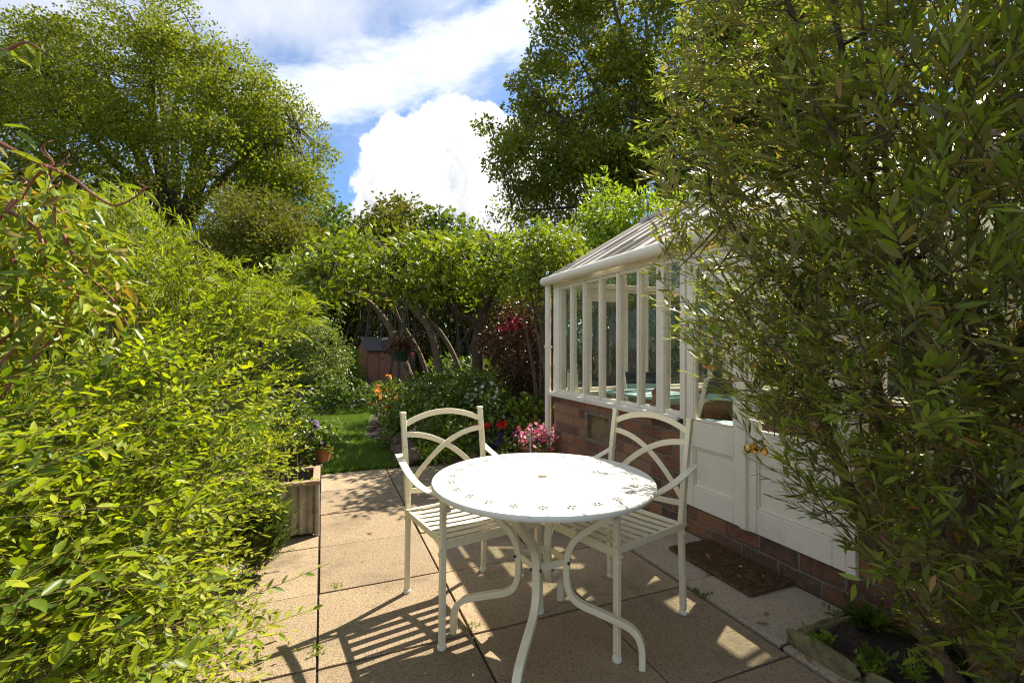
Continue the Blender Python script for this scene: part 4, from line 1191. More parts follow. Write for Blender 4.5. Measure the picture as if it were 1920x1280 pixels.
# -- backdrop
shrub('shrub', 'bronze tinted feathery large shrub under the big left tree', 'shrub', [(370, 400), (400, 365), (440, 350), (500, 355), (550, 380), (590, 410), (605, 450), (590, 520), (500, 560), (380, 540), (340, 470)], 12, 1.6, 620, 30, .16, .085, .05, 'bronzegreen', seed=11, lai=8, nb=40, rb=0.5, r=.03)
shrub('background_tree', 'dark green tree in the gap between the big left tree and the cloud', 'tree', [(600, 420), (618, 385), (640, 370), (655, 385), (662, 410), (690, 425), (700, 470), (690, 600), (560, 600), (560, 450)], 15, 1.6, 420, 28, .22, .15, .11, 'midgreen', seed=12, lai=7, nb=24, rb=0.55, r=.05)
shrub('background_tree', 'bronze tipped tree against the white cloud above the arching trunks', 'tree', [(675, 400), (700, 390), (720, 372), (750, 378), (770, 372), (785, 385), (800, 430), (820, 560), (660, 560), (665, 440)], 13, 1.2, 260, 26, .18, .13, .075, 'bronzegreen', seed=13, lai=6.5, nb=22, rb=0.45, r=.04)
shrub('background_tree', 'green tree behind the round-headed garden tree under the cloud', 'tree', [(795, 415), (815, 396), (845, 398), (858, 415), (900, 430), (960, 440), (960, 560), (790, 560)], 14, 1.2, 320, 26, .2, .13, .10, 'midgreen', 'lobed', seed=14, lai=7, nb=26, rb=0.5, r=.04)
shrub('shrub', 'yellow green shrub tree between the garden tree and the conservatory eaves', 'shrub', [(950, 450), (985, 425), (1030, 415), (1070, 440), (1100, 470), (1110, 520), (1060, 550), (1030, 575), (985, 570), (955, 530)], 5.55, .45, 460, 20, .09, .075, .036, 'magnolia', 'mid', seed=15, lai=6, nb=34, rb=0.34, r=.03)
shrub('golden_tree', 'golden lime tree glowing in the sun behind the conservatory roof', 'tree', [(1070, 440), (1090, 400), (1110, 360), (1125, 320), (1140, 330), (1160, 370), (1200, 350), (1240, 365), (1300, 380), (1330, 440), (1300, 520), (1150, 560), (1080, 500)], 8.4, .8, 520, 24, .11, .10, .042, 'golden', 'mid', seed=16, lai=6, nb=34, rb=0.3, r=.03)
shrub('hedge_tree', 'dark evergreen mass behind the arching trunks', 'tree', [(640, 520), (800, 500), (960, 520), (1040, 560), (1050, 720), (980, 760), (760, 760), (640, 740)], 15.5, 1.0, 700, 30, .24, .12, .07, 'tree2', seed=17, r=.04)
shrub('hedge_tree', 'dark ivy clad tree left of the shed roof', 'tree', [(520, 520), (600, 530), (660, 560), (680, 600), (670, 640), (640, 680), (520, 720), (480, 600)], 15, 1.0, 520, 30, .22, .12, .08, 'tree2', seed=18, r=.04)
shrub('shrub', 'grey green small leaved shrub left of the shed', 'shrub', [(500, 640), (520, 600), (570, 585), (620, 600), (645, 640), (655, 700), (640, 740), (500, 740)], 9.9, .7, 480, 28, .10, .055, .03, 'pale', seed=19, nb=26, rb=0.28, r=.015)
shrub('shrub', 'pale yellow green wispy shrub beside the shed wall', 'shrub', [(612, 690), (624, 660), (650, 650), (668, 658), (676, 700), (672, 735), (615, 735)], 11.2, .5, 260, 26, .09, .06, .022, 'golden', seed=20, r=.012)
shrub('border_plant', 'low dark green leafy border plant along the far edge of the lawn', 'plant', [(560, 760), (575, 725), (620, 715), (670, 718), (715, 725), (730, 765), (650, 772)], 8.9, .5, 360, 22, .07, .085, .045, 'dark', 'mid', seed=21, r=.008)
shrub('lily_plant', 'border plant with orange lilies in front of the shed', 'plant', [(700, 770), (700, 740), (722, 718), (750, 715), (790, 725), (800, 770), (745, 790)], 7.4, .5, 330, 18, .07, .10, .025, 'midgreen', 'mid', seed=22, r=.008, flow=[('orangef', 26, .05, 'flowers', [(690, 760), (695, 720), (730, 715), (745, 740), (740, 775)])])
t = thing('poppy', 'single tall orange red poppy in front of the shed door', 'flower', tuple(P(728, 720, 7.3) * np.array([1, 1, 0])))
p0 = P(728, 708, 7.3); q0 = np.array([p0[0], p0[1], .02])
MB().tube([tuple(q0), tuple((p0 + q0) / 2 + np.array([.02, 0, 0])), tuple(p0)], .006, 5).build('stem', MT['greenstem'], t)
leaf_obj('flower_head', [flowers_geo(g, np.array([p0, p0 + .01]), .075, 5, 1.5, .7)], MT['orangef'], t)
shrub('shrub', 'dense glossy green shrub hiding the feet of the arching trunks', 'shrub', [(745, 800), (750, 730), (800, 705), (850, 690), (900, 700), (930, 730), (920, 800), (830, 815)], 6.0, .6, 520, 20, .08, .075, .034, 'midgreen', 'mid', seed=23, r=.01)
shrub('shrub', 'green hedge shrub between the arching trunks and the straight dark trunk', 'shrub', [(800, 700), (815, 675), (850, 672), (900, 680), (960, 690), (970, 760), (820, 760)], 8.2, .6, 380, 22, .1, .07, .04, 'midgreen', seed=24, r=.015)
shrub('white_flowering_shrub', 'shrub covered in small white flowers behind the left chair', 'shrub', [(855, 770), (870, 725), (895, 700), (920, 700), (945, 735), (960, 790), (925, 830), (870, 815)], 5.7, .4, 320, 18, .06, .055, .026, 'midgreen', 'mid', seed=25, r=.008, flow=[('whitef', 150, .028, 'flowers', [(865, 760), (885, 712), (915, 705), (945, 750), (950, 790), (890, 790)])])
shrub('shrub', 'small yellow green leafy bush left of the downpipe', 'shrub', [(930, 790), (950, 760), (985, 745), (1015, 750), (1030, 790), (1020, 815), (960, 815)], 5.5, .35, 220, 16, .05, .065, .05, 'midgreen', 'lobed', seed=26, r=.007)
shrub('fuchsia_bush', 'dark red leaved bush with crimson flowers beside the conservatory corner', 'shrub', [(905, 640), (920, 600), (955, 580), (1000, 555), (1040, 560), (1050, 650), (1040, 730), (990, 740), (930, 720)], 6.4, .6, 420, 24, .1, .05, .028, 'purpleleaf', seed=27, r=.012, bark='barkdark', flow=[('fuchsia', 60, .045, 'flowers', [(930, 620), (950, 595), (985, 590), (990, 615), (950, 625)])])
shrub('shrub', 'dark twiggy evergreen bush behind the picket fence', 'shrub', [(915, 740), (930, 690), (980, 670), (1040, 680), (1050, 780), (960, 790)], 7.2, .5, 260, 24, .1, .06, .03, 'dark', seed=28, r=.015, bark='barkdark')
shrub('fern', 'arching green fern fronds low in front of the glossy shrub', 'plant', [(770, 835), (785, 795), (820, 780), (870, 790), (905, 810), (900, 845), (820, 850)], 5.2, .3, 190, 16, .05, .085, .016, 'midgreen', 'mid', seed=29, r=.006)
shrub('border_plant', 'straggling green plant on the corner of the lawn beside the rocks', 'plant', [(716, 830), (718, 785), (732, 768), (755, 780), (765, 820), (748, 850)], 5.5, .2, 110, 12, .04, .06, .03, 'midgreen', 'mid', seed=30, r=.005)
shrub('border_plant', 'low mat of small leaves spilling over the bed edge behind the left chair', 'plant', [(770, 870), (790, 835), (860, 830), (900, 845), (890, 870), (830, 880)], 4.95, .22, 190, 16, .03, .035, .022, 'golden', 'mid', seed=31, r=.004)
shrub('tall_shrub', 'dark evergreen seen through the conservatory from outside its end wall', 'shrub', [(1040, 700), (1050, 560), (1130, 500), (1230, 480), (1330, 500), (1400, 560), (1420, 740), (1200, 740)], 11.5, .9, 620, 26, .16, .085, .05, 'midgreen', seed=32, r=.03)
shrub('tall_shrub', 'green shrub standing outside the back windows of the conservatory', 'shrub', [(1380, 720), (1400, 540), (1500, 480), (1640, 470), (1760, 520), (1800, 700), (1600, 730)], 10.5, .9, 520, 26, .16, .08, .05, 'tree2', seed=33, r=.03)
# a far hedge closes the garden all round
for i, (poly, dd, lab) in enumerate((([(380, 560), (520, 520), (700, 540), (860, 520), (1060, 530), (1060, 700), (700, 720), (380, 720)], 17, 'tall hedge closing the garden behind the shed'),
                                    ([(1000, 560), (1200, 520), (1500, 500), (1900, 480), (2300, 500), (2300, 720), (1500, 720), (1000, 710)], 15, 'tall hedge beyond the conservatory'),
                                    ([(-500, 560), (-300, 480), (0, 430), (300, 440), (520, 500), (520, 720), (0, 730), (-500, 730)], 15, 'tall hedge behind the shrubs on the left'))):
    shrub('hedge', lab, 'hedge', poly, dd, 1.0, 900, 34, .34, .17, .11, 'dark' if i == 0 else 'tree2', seed=40 + i, r=.05)

# shed
DS = 12.5
sx = P(760, 700, DS); 
sx = P(724, 700, DS)
shd = thing('garden_shed', 'small reddish timber shed with a dark felt roof behind the lawn', 'shed', (float(sx[0]), float(sx[1]), 0), R(14))
hw, hd, ez, rz_ = .62, .40, 1.12, 1.44
b = MB()
for i in range(14):                                    # lapped boards
    z0 = .0 + i * .08
    b.box(-hw + .3, hw, -hd - .012, -hd, z0 + .004, z0 + .08); b.box(-hw - .012, -hw, -hd, hd, z0 + .004, z0 + .08)
b.box(-hw, hw, -hd + .001, hd, 0, 1.12)
b.build('wall', MT['shedwood'], shd, False)
gb = MB(); gb.add([(-hw - .01, -hd, 1.12), (-hw - .01, hd, 1.12), (-hw - .01, 0, 1.42), (-hw + .02, -hd, 1.12), (-hw + .02, hd, 1.12), (-hw + .02, 0, 1.42)], [(0, 2, 1), (3, 4, 5), (0, 1, 4, 3), (1, 2, 5, 4), (2, 0, 3, 5)])
gb.build('gable', MT['shedwood'], shd, False); gb = MB()
gb.add([(hw - .02, -hd, 1.12), (hw - .02, hd, 1.12), (hw - .02, 0, 1.42), (hw + .01, -hd, 1.12), (hw + .01, hd, 1.12), (hw + .01, 0, 1.42)], [(0, 2, 1), (3, 4, 5), (0, 1, 4, 3), (1, 2, 5, 4), (2, 0, 3, 5)])
gb.build('gable', MT['shedwood'], shd, False)
b = MB(); b.bar([(-hw - .08, -hd * .5 - .05, 1.275), (hw + .08, -hd * .5 - .05, 1.275)], .02, .60, up=(0, .72, .52)); b.bar([(-hw - .08, hd * .5 + .05, 1.275), (hw + .08, hd * .5 + .05, 1.275)], .02, .60, up=(0, -.72, .52))
b.build('roof', MT['felt'], shd, False)
b = MB()
for i in range(5): b.box(-hw + .30 + i * .105, -hw + .40 + i * .105, -hd - .03, -hd - .013, .06, 1.06)
b.build('door', MT['shedwood'], shd, False)
# picket fence, hanging basket
fc = thing('picket_fence', 'short weathered picket fence between the bushes near the downpipe', 'fence', (float(P(985, 760, 6.7)[0]), float(P(985, 760, 6.7)[1]), 0), R(-25))
b = MB()
for i in range(9): b.box(-.36 + i * .085, -.30 + i * .085, -.01, .01, .05, .86 + .02 * math.sin(i * 2))
b.build('pickets', MT['fence'], fc, False, bevel=.004)
b = MB(); b.box(-.4, .42, .0105, .04, .25, .31); b.box(-.4, .42, .0105, .04, .62, .68); b.build('rail', MT['fence'], fc, False)
hp = P(752, 655, 6.35)
hbk = thing('hanging_basket', 'dark green pot of reddish flowers hanging from the arching trunk', 'hanging basket', tuple(float(v) for v in hp - np.array([0, 0, .16])))
b = MB(); b.lathe([(.085, 0), (.12, .13), (.125, .135), (.125, .15), (.115, .15), (.105, .12)], 24); b.build('pot', MT['greenpot'], hbk, False)
b = MB()
for a in range(3): b.tube([(.12 * math.cos(a * 2.1), .12 * math.sin(a * 2.1), .14), (0.0, 0.0, .58)], .003, 4)
b.build('chain', MT['iron'], hbk, False)
c_ = g.normal(size=(110, 3)) * np.array([.10, .10, .06]) + hp + np.array([0, 0, .06])
leaf_obj('foliage', [clump_leaves(g, c_, 7, .04, .045, .03, 'far')], MT['purpleleaf'], hbk)
leaf_obj('flowers', [flowers_geo(g, g.normal(size=(16, 3)) * np.array([.11, .11, .06]) + hp + np.array([0, 0, .05]), .03)], MT['fuchsia'], hbk)

# pots and flowers at the bed's edge
gp_ = P(893, 845, 4.75)
t = thing('stone_pot', 'grey stone pot of red geraniums behind the left chair', 'flower pot', (float(gp_[0]), float(gp_[1]), 0))
b = MB(); b.lathe([(.085, 0), (.115, .19), (.125, .20), (.125, .225), (.108, .225), (.10, .19)], 28); b.build('pot', MT['plantpot'], t, False)
c_ = g.normal(size=(110, 3)) * np.array([.10, .10, .06]) + np.array([gp_[0], gp_[1], .27])
leaf_obj('foliage', [clump_leaves(g, c_, 5, .03, .05, .05, 'lobed', up=1)], MT['midgreen'], t)
for px_, py_ in ((908, 800), (940, 797), (897, 803)):
    p0 = P(px_, py_, 4.7); q0 = np.array([gp_[0], gp_[1], .24])
    f_ = leaf_obj('flower_head', [flowers_geo(g, g.normal(size=(26, 3)) * np.array([.026, .026, .018]) + p0, .026)], MT['red'], t)
    st2 = MB().tube([tuple(q0), tuple((p0 + q0) / 2), tuple(p0)], .004, 5).build('stem', MT['greenstem'], f_)
def pansy(px_, py_, d, label, m, nf, spread, seed):
    g = np.random.default_rng(seed)
    p0 = P(px_, py_, d); base = (float(p0[0]), float(p0[1]), 0.0)
    t = thing('pansy_plant', label, 'flowering plant', base, group='pansies in the bed')
    c_ = g.normal(size=(70, 3)) * np.array([spread, spread, .04]) + np.array([p0[0], p0[1], max(.06, p0[2] * .55)])
    leaf_obj('foliage', [clump_leaves(g, c_, 5, .03, .045, .025, 'mid', up=1)], MT['midgreen'], t)
    fc_ = g.normal(size=(nf, 3)) * np.array([spread, spread, .025]) + p0
    leaf_obj('flowers', [flowers_geo(g, fc_, .034, 5, .6, .2)], MT[m], t)
pansy(926, 826, 4.6, 'deep violet pansies between the stone pot and the pink flowers', 'violet', 11, .07, 71)
pansy(940, 812, 4.75, 'almost black pansies just behind the violet ones', 'darkviolet', 6, .05, 72)
pansy(868, 818, 4.9, 'purple pansies seen through the back of the left chair', 'mauve', 9, .09, 73)
pf = P(1012, 834, 4.88)
t = thing('pink_flower_tub', 'low tub overflowing with pink and mauve flowers by the brick corner', 'flower pot', (float(pf[0]), float(pf[1]), 0))
b = MB(); b.lathe([(.17, 0), (.21, .15), (.225, .155), (.225, .18), (.205, .18), (.19, .14)], 30); b.build('tub', MT['terracotta'], t, False)
c_ = g.normal(size=(170, 3)) * np.array([.13, .13, .045]) + np.array([pf[0], pf[1], .22])
leaf_obj('foliage', [clump_leaves(g, c_, 5, .04, .045, .02, 'mid', up=1)], MT['midgreen'], t)
fc_ = g.normal(size=(340, 3)) * np.array([.13, .13, .05]) + np.array([pf[0], pf[1], .29]); fc_[:, 2] -= .5 * ((fc_[:, 0] - pf[0]) ** 2 + (fc_[:, 1] - pf[1]) ** 2)
leaf_obj('flowers', [flowers_geo(g, fc_[:280], .024)], MT['pink'], t); leaf_obj('mauve_flowers', [flowers_geo(g, fc_[280:], .022)], MT['mauve'], t)
lp = P(995, 812, 4.5)
MB().bar([(lp[0], lp[1], .12), (lp[0], lp[1] + .01, lp[2] + .03)], .016, .002, up=(0, 1, 0)).build('plant_label', MT['label_and_glint'], t)
for i, (px_, py_, d, s, lab) in enumerate(((764, 838, 5.0, (.16, .12, .10), 'rugged brown rock at the lawn corner of the bed'), (775, 858, 4.85, (.15, .10, .07), 'flat rock edging the bed left of the chair back'), (754, 822, 5.35, (.13, .12, .12), 'upright split rock furthest along the lawn edge'),
                                           (850, 868, 4.86, (.17, .08, .05), 'long low rock behind the seat of the left chair'), (985, 815, 5.2, (.14, .1, .07), 'rock behind the pink flowers'), (955, 800, 5.35, (.12, .1, .09), 'pale rock below the yellow green bush'))):
    q = P(px_, py_, d); stone('garden_rock', lab, (float(q[0]), float(q[1]), s[2] * .6), s, i * .7, MT['rock'], 'rock', 'rocks edging the flower bed', 20 + i, 3.0)

# -- shrub growing in the planter with violet flowers
shrub('clematis', 'dark leaved plant with a few violet flowers growing in the corrugated planter', 'plant', [(500, 870), (505, 800), (530, 755), (570, 750), (592, 790), (588, 840), (572, 872)], 3.45, .18, 200, 14, .035, .04, .022, 'midgreen', 'mid', base=(-.3, 3.43, .27), seed=50, r=.006, bark='olivebark', flow=[('violet', 9, .028, 'flowers', [(575, 780), (600, 780), (605, 830), (580, 830)])])

# -- rosemary bush
g = np.random.default_rng(61)
ros = thing('rosemary_bush', 'dark green needle leaved rosemary bush leaning on the metal planter', 'shrub', (-.36, 2.88, 0))
n = 1100
S = np.array([-.34, 2.80, .21]) + rnd_dirs(g, n) * np.array([.15, .13, .20]) * g.uniform(.3, 1, (n, 1)) ** .5; S[:, 2] = np.maximum(S[:, 2], .02)
Dd = g.normal(size=(n, 3)) * np.array([.42, .42, .2]) + np.array([.22, -.10, .9])
lg, sg = shoot_geo(g, S, Dd, g.uniform(.08, .17, n), .02, 34, .024, .0055, 'far', ang=.8, taper=.4, start=.0, r=.0018)
leaf_obj('foliage', [lg], MT['rosemary'], ros); leaf_obj('branches', [sg], MT['bark'], ros)

# -- lime green arching shrub, left foreground
g = np.random.default_rng(62)
body = [((-1.02, 1.25, .44), (.60, .62, .70)), ((-.95, 1.95, .52), (.64, .66, .78)), ((-.78, 2.55, .62), (.62, .52, .72)), ((-1.5, 2.0, .7), (.6, .9, .8))]
def body_pts(g, n, lo, hi):
    w = np.array([r[0] * r[1] + r[1] * r[2] for c, r in body]); w = w / w.sum()
    i = g.choice(len(body), n, p=w); c = np.array([b_[0] for b_ in body])[i]; r = np.array([b_[1] for b_ in body])[i]
    u = rnd_dirs(g, n); k = g.uniform(lo, hi, (n, 1))
    return c + u * r * k, nrm(u / r)
lime_sil = [(-900, 640), (0, 690), (120, 690), (240, 640), (330, 560), (400, 520), (480, 520), (540, 560), (600, 548), (620, 575), (600, 620), (605, 660), (600, 700), (590, 740), (600, 780), (572, 830), (558, 880), (525, 930), (492, 985), (468, 1030), (480, 1085), (540, 1110), (600, 1120), (610, 1180), (540, 1240), (460, 1330), (430, 1500), (-900, 1500)]
lime = thing('arching_shrub', 'big sunlit lime green shrub with arching shoots spilling over the patio edge', 'shrub', (-1.0, 1.9, 0))
lgs, sgs = [], []
for cnt_, lo_, hi_, ll_, nl, lsz in ((3900, .78, 1.02, (.20, .42), 18, .041), (1200, .45, .8, (.3, .5), 12, .048), (460, .92, 1.02, (.42, .66), 24, .042)):
    S, u = body_pts(g, cnt_, lo_, hi_)
    Dd = u * .6 + np.array([.45, -.12, .36]) + g.normal(size=S.shape) * .52
    Ls = g.uniform(*ll_, cnt_)
    tip = S + nrm(Dd) * Ls[:, None] * np.array([1, 1, .8])
    x, y, dd = PX(tip); x2, y2, d2 = PX(S)
    k = inside(lime_sil, x, y) & inside(lime_sil, x2, y2) & (dd > .42) & (d2 > .42) & (S[:, 2] > .05) & (tip[:, 2] > .05)
    S, Dd, Ls = S[k], Dd[k], Ls[k]
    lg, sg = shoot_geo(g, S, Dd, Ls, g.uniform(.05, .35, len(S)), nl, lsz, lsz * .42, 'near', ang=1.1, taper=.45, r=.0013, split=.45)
    lgs += lg; sgs.append(sg)
# long shoots reaching over the paving, as in the lower left
for pts in ([(60, 1260, 1.0), (300, 1200, 1.15), (520, 1140, 1.3), (592, 1128, 1.38)], [(200, 1300, .95), (360, 1230, 1.05), (500, 1175, 1.15), (585, 1150, 1.2)], [(150, 1120, 1.1), (330, 1090, 1.3), (470, 1085, 1.5), (540, 1095, 1.6)], [(300, 980, 1.5), (420, 955, 1.6), (520, 930, 1.75), (565, 905, 1.8)]):
    S = P(pts[0][0], pts[0][1], pts[0][2])[None]; E_ = P(pts[-1][0], pts[-1][1], pts[-1][2])[None]
    Ln = np.linalg.norm(E_ - S, axis=1)
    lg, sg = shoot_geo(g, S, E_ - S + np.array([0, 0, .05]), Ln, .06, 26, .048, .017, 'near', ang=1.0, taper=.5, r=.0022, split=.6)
    lgs += lg; sgs.append(sg)
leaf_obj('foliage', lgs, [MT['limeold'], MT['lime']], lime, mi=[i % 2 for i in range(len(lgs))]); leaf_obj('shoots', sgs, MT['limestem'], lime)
b = MB()
for i in range(26):
    s = np.array([-1.05, 1.3 + 1.3 * random.random(), .0]); e, u = body_pts(g, 1, .4, .8); e = e[0]
    b.tube(spline([tuple(s), tuple((s + e) / 2 + np.array([-.08, 0, .1])), tuple(e)], 5), [.011, .011, .01, .01, .009, .008, .007, .006, .005, .004, .003], 6)
b.build('branches', MT['olivebark'], lime)

# -- feathery narrow-leaved shrub behind it
g = np.random.default_rng(63)
wil = thing('willow_shrub', 'feathery narrow leaved light green shrub arching above the lime shrub', 'shrub', (-1.0, 3.0, 0))
polyw = [(100, 440), (150, 370), (210, 350), (270, 385), (330, 440), (400, 480), (490, 505), (550, 545), (600, 568), (560, 620), (300, 660), (120, 600)]
S = outline_points(g, polyw, 2.75, .45, 1150, .8)
ctr = P(330, 640, 2.75)
Dd = nrm(S - ctr) * .7 + np.array([0, 0, .55]) + g.normal(size=S.shape) * .35
Ls = g.uniform(.16, .34, len(S)); tip = S + nrm(Dd) * Ls[:, None]
x, y, dd = PX(tip); k = inside([(60, 420), (120, 330), (190, 310), (260, 335), (320, 390), (400, 440), (480, 470), (640, 550), (640, 640), (60, 700)], x, y)
S, Dd, Ls = S[k], Dd[k], Ls[k]
Ls = np.where(g.uniform(size=len(Ls)) < .12, Ls * 1.7, Ls)
lg, sg = shoot_geo(g, S, Dd, Ls,   .45, 18, .056, .0075, 'near', ang=.8, taper=.4, r=.0018, curl=1.4)
leaf_obj('foliage', [lg], MT['willow'], wil)
st0 = np.array([-1.0, 3.0, 0]) + g.normal(size=(len(S[:160]), 3)) * np.array([.15, .15, 0]); tt = np.linspace(0, 1, 6)[None, :, None]
leaf_obj('branches', [sg, tubes_geo(st0[:, None] * (1 - tt) + S[:160, None] * tt, np.linspace(.007, .002, 6), 5)], MT['greenstem'], wil)

# -- climber with red stems at the left edge
g = np.random.default_rng(64)
cl = thing('climbing_vine', 'bronze leaved climber with long red stems at the left edge above the lime shrub', 'climber', (-1.1, 1.5, 0))
polyc = [(-260, 380), (-60, 330), (40, 325), (110, 370), (170, 410), (205, 480), (215, 560), (200, 640), (140, 690), (40, 720), (-260, 740)]
S = outline_points(g, polyc, 1.42, .25, 560, .7)
n = len(S)
lgs = [clump_leaves(g, S, 6, .05, .05, .0155, 'near', up=.6, droop=.45)]
vines = []
for pts in ([(-60, 235, 1.2), (60, 300, 1.25), (130, 330, 1.28), (175, 365, 1.3), (215, 385, 1.32), (250, 372, 1.3), (275, 350, 1.3)], [(90, 312, 1.26), (60, 340, 1.3), (35, 390, 1.3)], [(85, 318, 1.26), (100, 370, 1.3), (105, 420, 1.3)], [(-40, 380, 1.3), (60, 420, 1.3), (95, 500, 1.3), (150, 560, 1.25), (185, 590, 1.25)],
            [(20, 470, 1.3), (40, 540, 1.28), (65, 580, 1.26)], [(120, 440, 1.4), (150, 500, 1.38), (210, 560, 1.4), (240, 610, 1.4)], [(-40, 520, 1.3), (0, 560, 1.3), (30, 620, 1.3)], [(-50, 110, 1.2), (10, 95, 1.2), (50, 80, 1.2), (85, 100, 1.2)]):
    vines.append(spline([tuple(P(*p)) for p in pts], 6))
b = MB()
for v in vines: b.tube(v, list(np.linspace(.0055, .0018, len(v))), 7)
for i in range(14):                                     # vine legs down to the soil
    e = S[random.randrange(n)]; s = np.array([-1.1 + random.uniform(-.2, .2), 1.5 + random.uniform(-.2, .2), 0])
    b.tube(spline([tuple(s), tuple((s + e) / 2 + np.array([-.1, 0, .1])), tuple(e)], 5), .004, 6)
# curling tendrils
for i in range(26):
    v = vines[random.choice((0, 1, 2, 3, 5))]; s = Vector(random.choice(v)); a = random.uniform(0, 6)
    h = random.uniform(.03, .075); r0 = random.uniform(.006, .016)
    b.tube([s + Vector((r0 * math.cos(a + k * .9) - r0 * math.cos(a), r0 * math.sin(a + k * .9) - r0 * math.sin(a), h * k / 8)) for k in range(9)], .0011, 4)
b.build('stems', MT['redstem'], cl)
vp_ = np.concatenate([np.array([tuple(p) for p in v]) for v in vines])
q = vp_[g.choice(len(vp_), 60)]
lgs.append(leaf_geo(q, rnd_dirs(g, 60) + np.array([.2, -.2, -.5]), rnd_dirs(g, 60, 1), g.uniform(.035, .075, 60), g.uniform(.012, .026, 60), 'near', g.uniform(.5, 2.5, 60)))
q = np.stack([P(5, 235, 1.2), P(28, 245, 1.2), P(12, 100, 1.2)])
lgs.append(leaf_geo(q, np.array([[.9, -.3, .15], [.8, -.3, -.5], [.8, -.2, -.2]]), np.array([[0, -.5, 1.]] * 3), .06, .02, 'near', 1.5))
leaf_obj('foliage', lgs, MT['bronze'], cl)

# -- big evergreen on the right, close to the camera
g = np.random.default_rng(65)
ev = thing('evergreen_tree', 'large olive green evergreen with narrow leaves and browned tips in front of the conservatory', 'tree', (2.02, .84, .03))
polyr = [(1290, -160), (1270, 10), (1258, 90), (1235, 165), (1250, 215), (1215, 255), (1205, 300), (1235, 350), (1215, 420), (1235, 480), (1225, 545), (1260, 600), (1320, 640), (1320, 700), (1370, 755), (1420, 800), (1415, 850), (1450, 900), (1490, 955), (1570, 985), (1610, 1040), (1660, 1100), (1720, 1190), (1800, 1260), (2100, 1280), (2300, 900), (2300, -160)]
big = [(1255, -300), (1250, 0), (1235, 70), (1195, 160), (1215, 215), (1190, 240), (1178, 300), (1205, 340), (1185, 420), (1205, 480), (1195, 560), (1215, 610), (1285, 650), (1275, 705), (1350, 760), (1385, 790), (1400, 850), (1440, 880), (1440, 915), (1490, 950), (1560, 975), (1560, 1005), (1610, 1040), (1640, 1120), (1700, 1230), (1780, 1330), (2600, 1400), (2600, -300)]
lo_, hi_ = np.array(polyr).min(0), np.array(polyr).max(0)
n = 9000
x = g.uniform(lo_[0], hi_[0], n); y = g.uniform(lo_[1], hi_[1], n); k = inside(polyr, x, y); x, y = x[k], y[k]
lowk = (y > 800) & (x < 1600) & (g.uniform(size=len(x)) < .4); x, y = x[~lowk], y[~lowk]
f_ = np.clip((x - 1200) / 500, 0, 1)
d = (1 - f_) * g.uniform(1.55, 2.5, len(x)) + f_ * g.uniform(1.0, 1.8, len(x))
d = np.where(y < 150, d * 1.1, d)
S = P(x, y, d)
roof_lim = np.where(S[:, 2] > 1.95, 9, 2.12)
k = (S[:, 0] < np.minimum(roof_lim, 2.75)) & (S[:, 2] > .12); S = S[k]
axis = np.array([2.0, .85, 0])
hor = S - axis; hor[:, 2] = 0
Dd = nrm(hor) * .55 + np.array([-.20, .12, .50]) + g.normal(size=S.shape) * .45
Ls = g.uniform(.12, .26, len(S)); tip = S + nrm(Dd) * (Ls[:, None] + .05)
xx, yy_, dd = PX(tip); x0, y0, d0 = PX(S)
k = inside(big, xx, yy_) & (dd > .62) & (d0 > .62) & (tip[:, 0] < np.where(tip[:, 2] > 1.95, 9, 2.16)) & (tip[:, 2] > .06)
S, Dd, Ls = S[k], Dd[k], Ls[k]
mid_ = S + nrm(Dd) * Ls[:, None] * .6                       # the sunny gap above the table: no growth between it and the sun
hh = (mid_[:, 2] - TZ) / sd.z
hx, hy = mid_[:, 0] - sd.x * hh - TX, mid_[:, 1] - sd.y * hh - TY
k = ~((np.hypot(hx, hy) < .50) & ((hx < .17) | (hy > .06)) & (hh > 0))
k |= (np.hypot(hx - .27, hy + .16) < .10) & (g.uniform(size=len(k)) < .6)
S, Dd, Ls = S[k], Dd[k], Ls[k]
pick = g.permutation(len(S))[:3000]; S, Dd, Ls = S[pick], Dd[pick], Ls[pick]
lg, sg = shoot_geo(g, S, Dd, Ls, .05, 12, .059, .013, 'near', ang=.8, taper=.3, start=.3, r=.0017, upn=.2, curl=.5, split=.72)
leaf_obj('foliage', lg, [MT['olive'], MT['olivetip']], ev, mi=[0, 1])
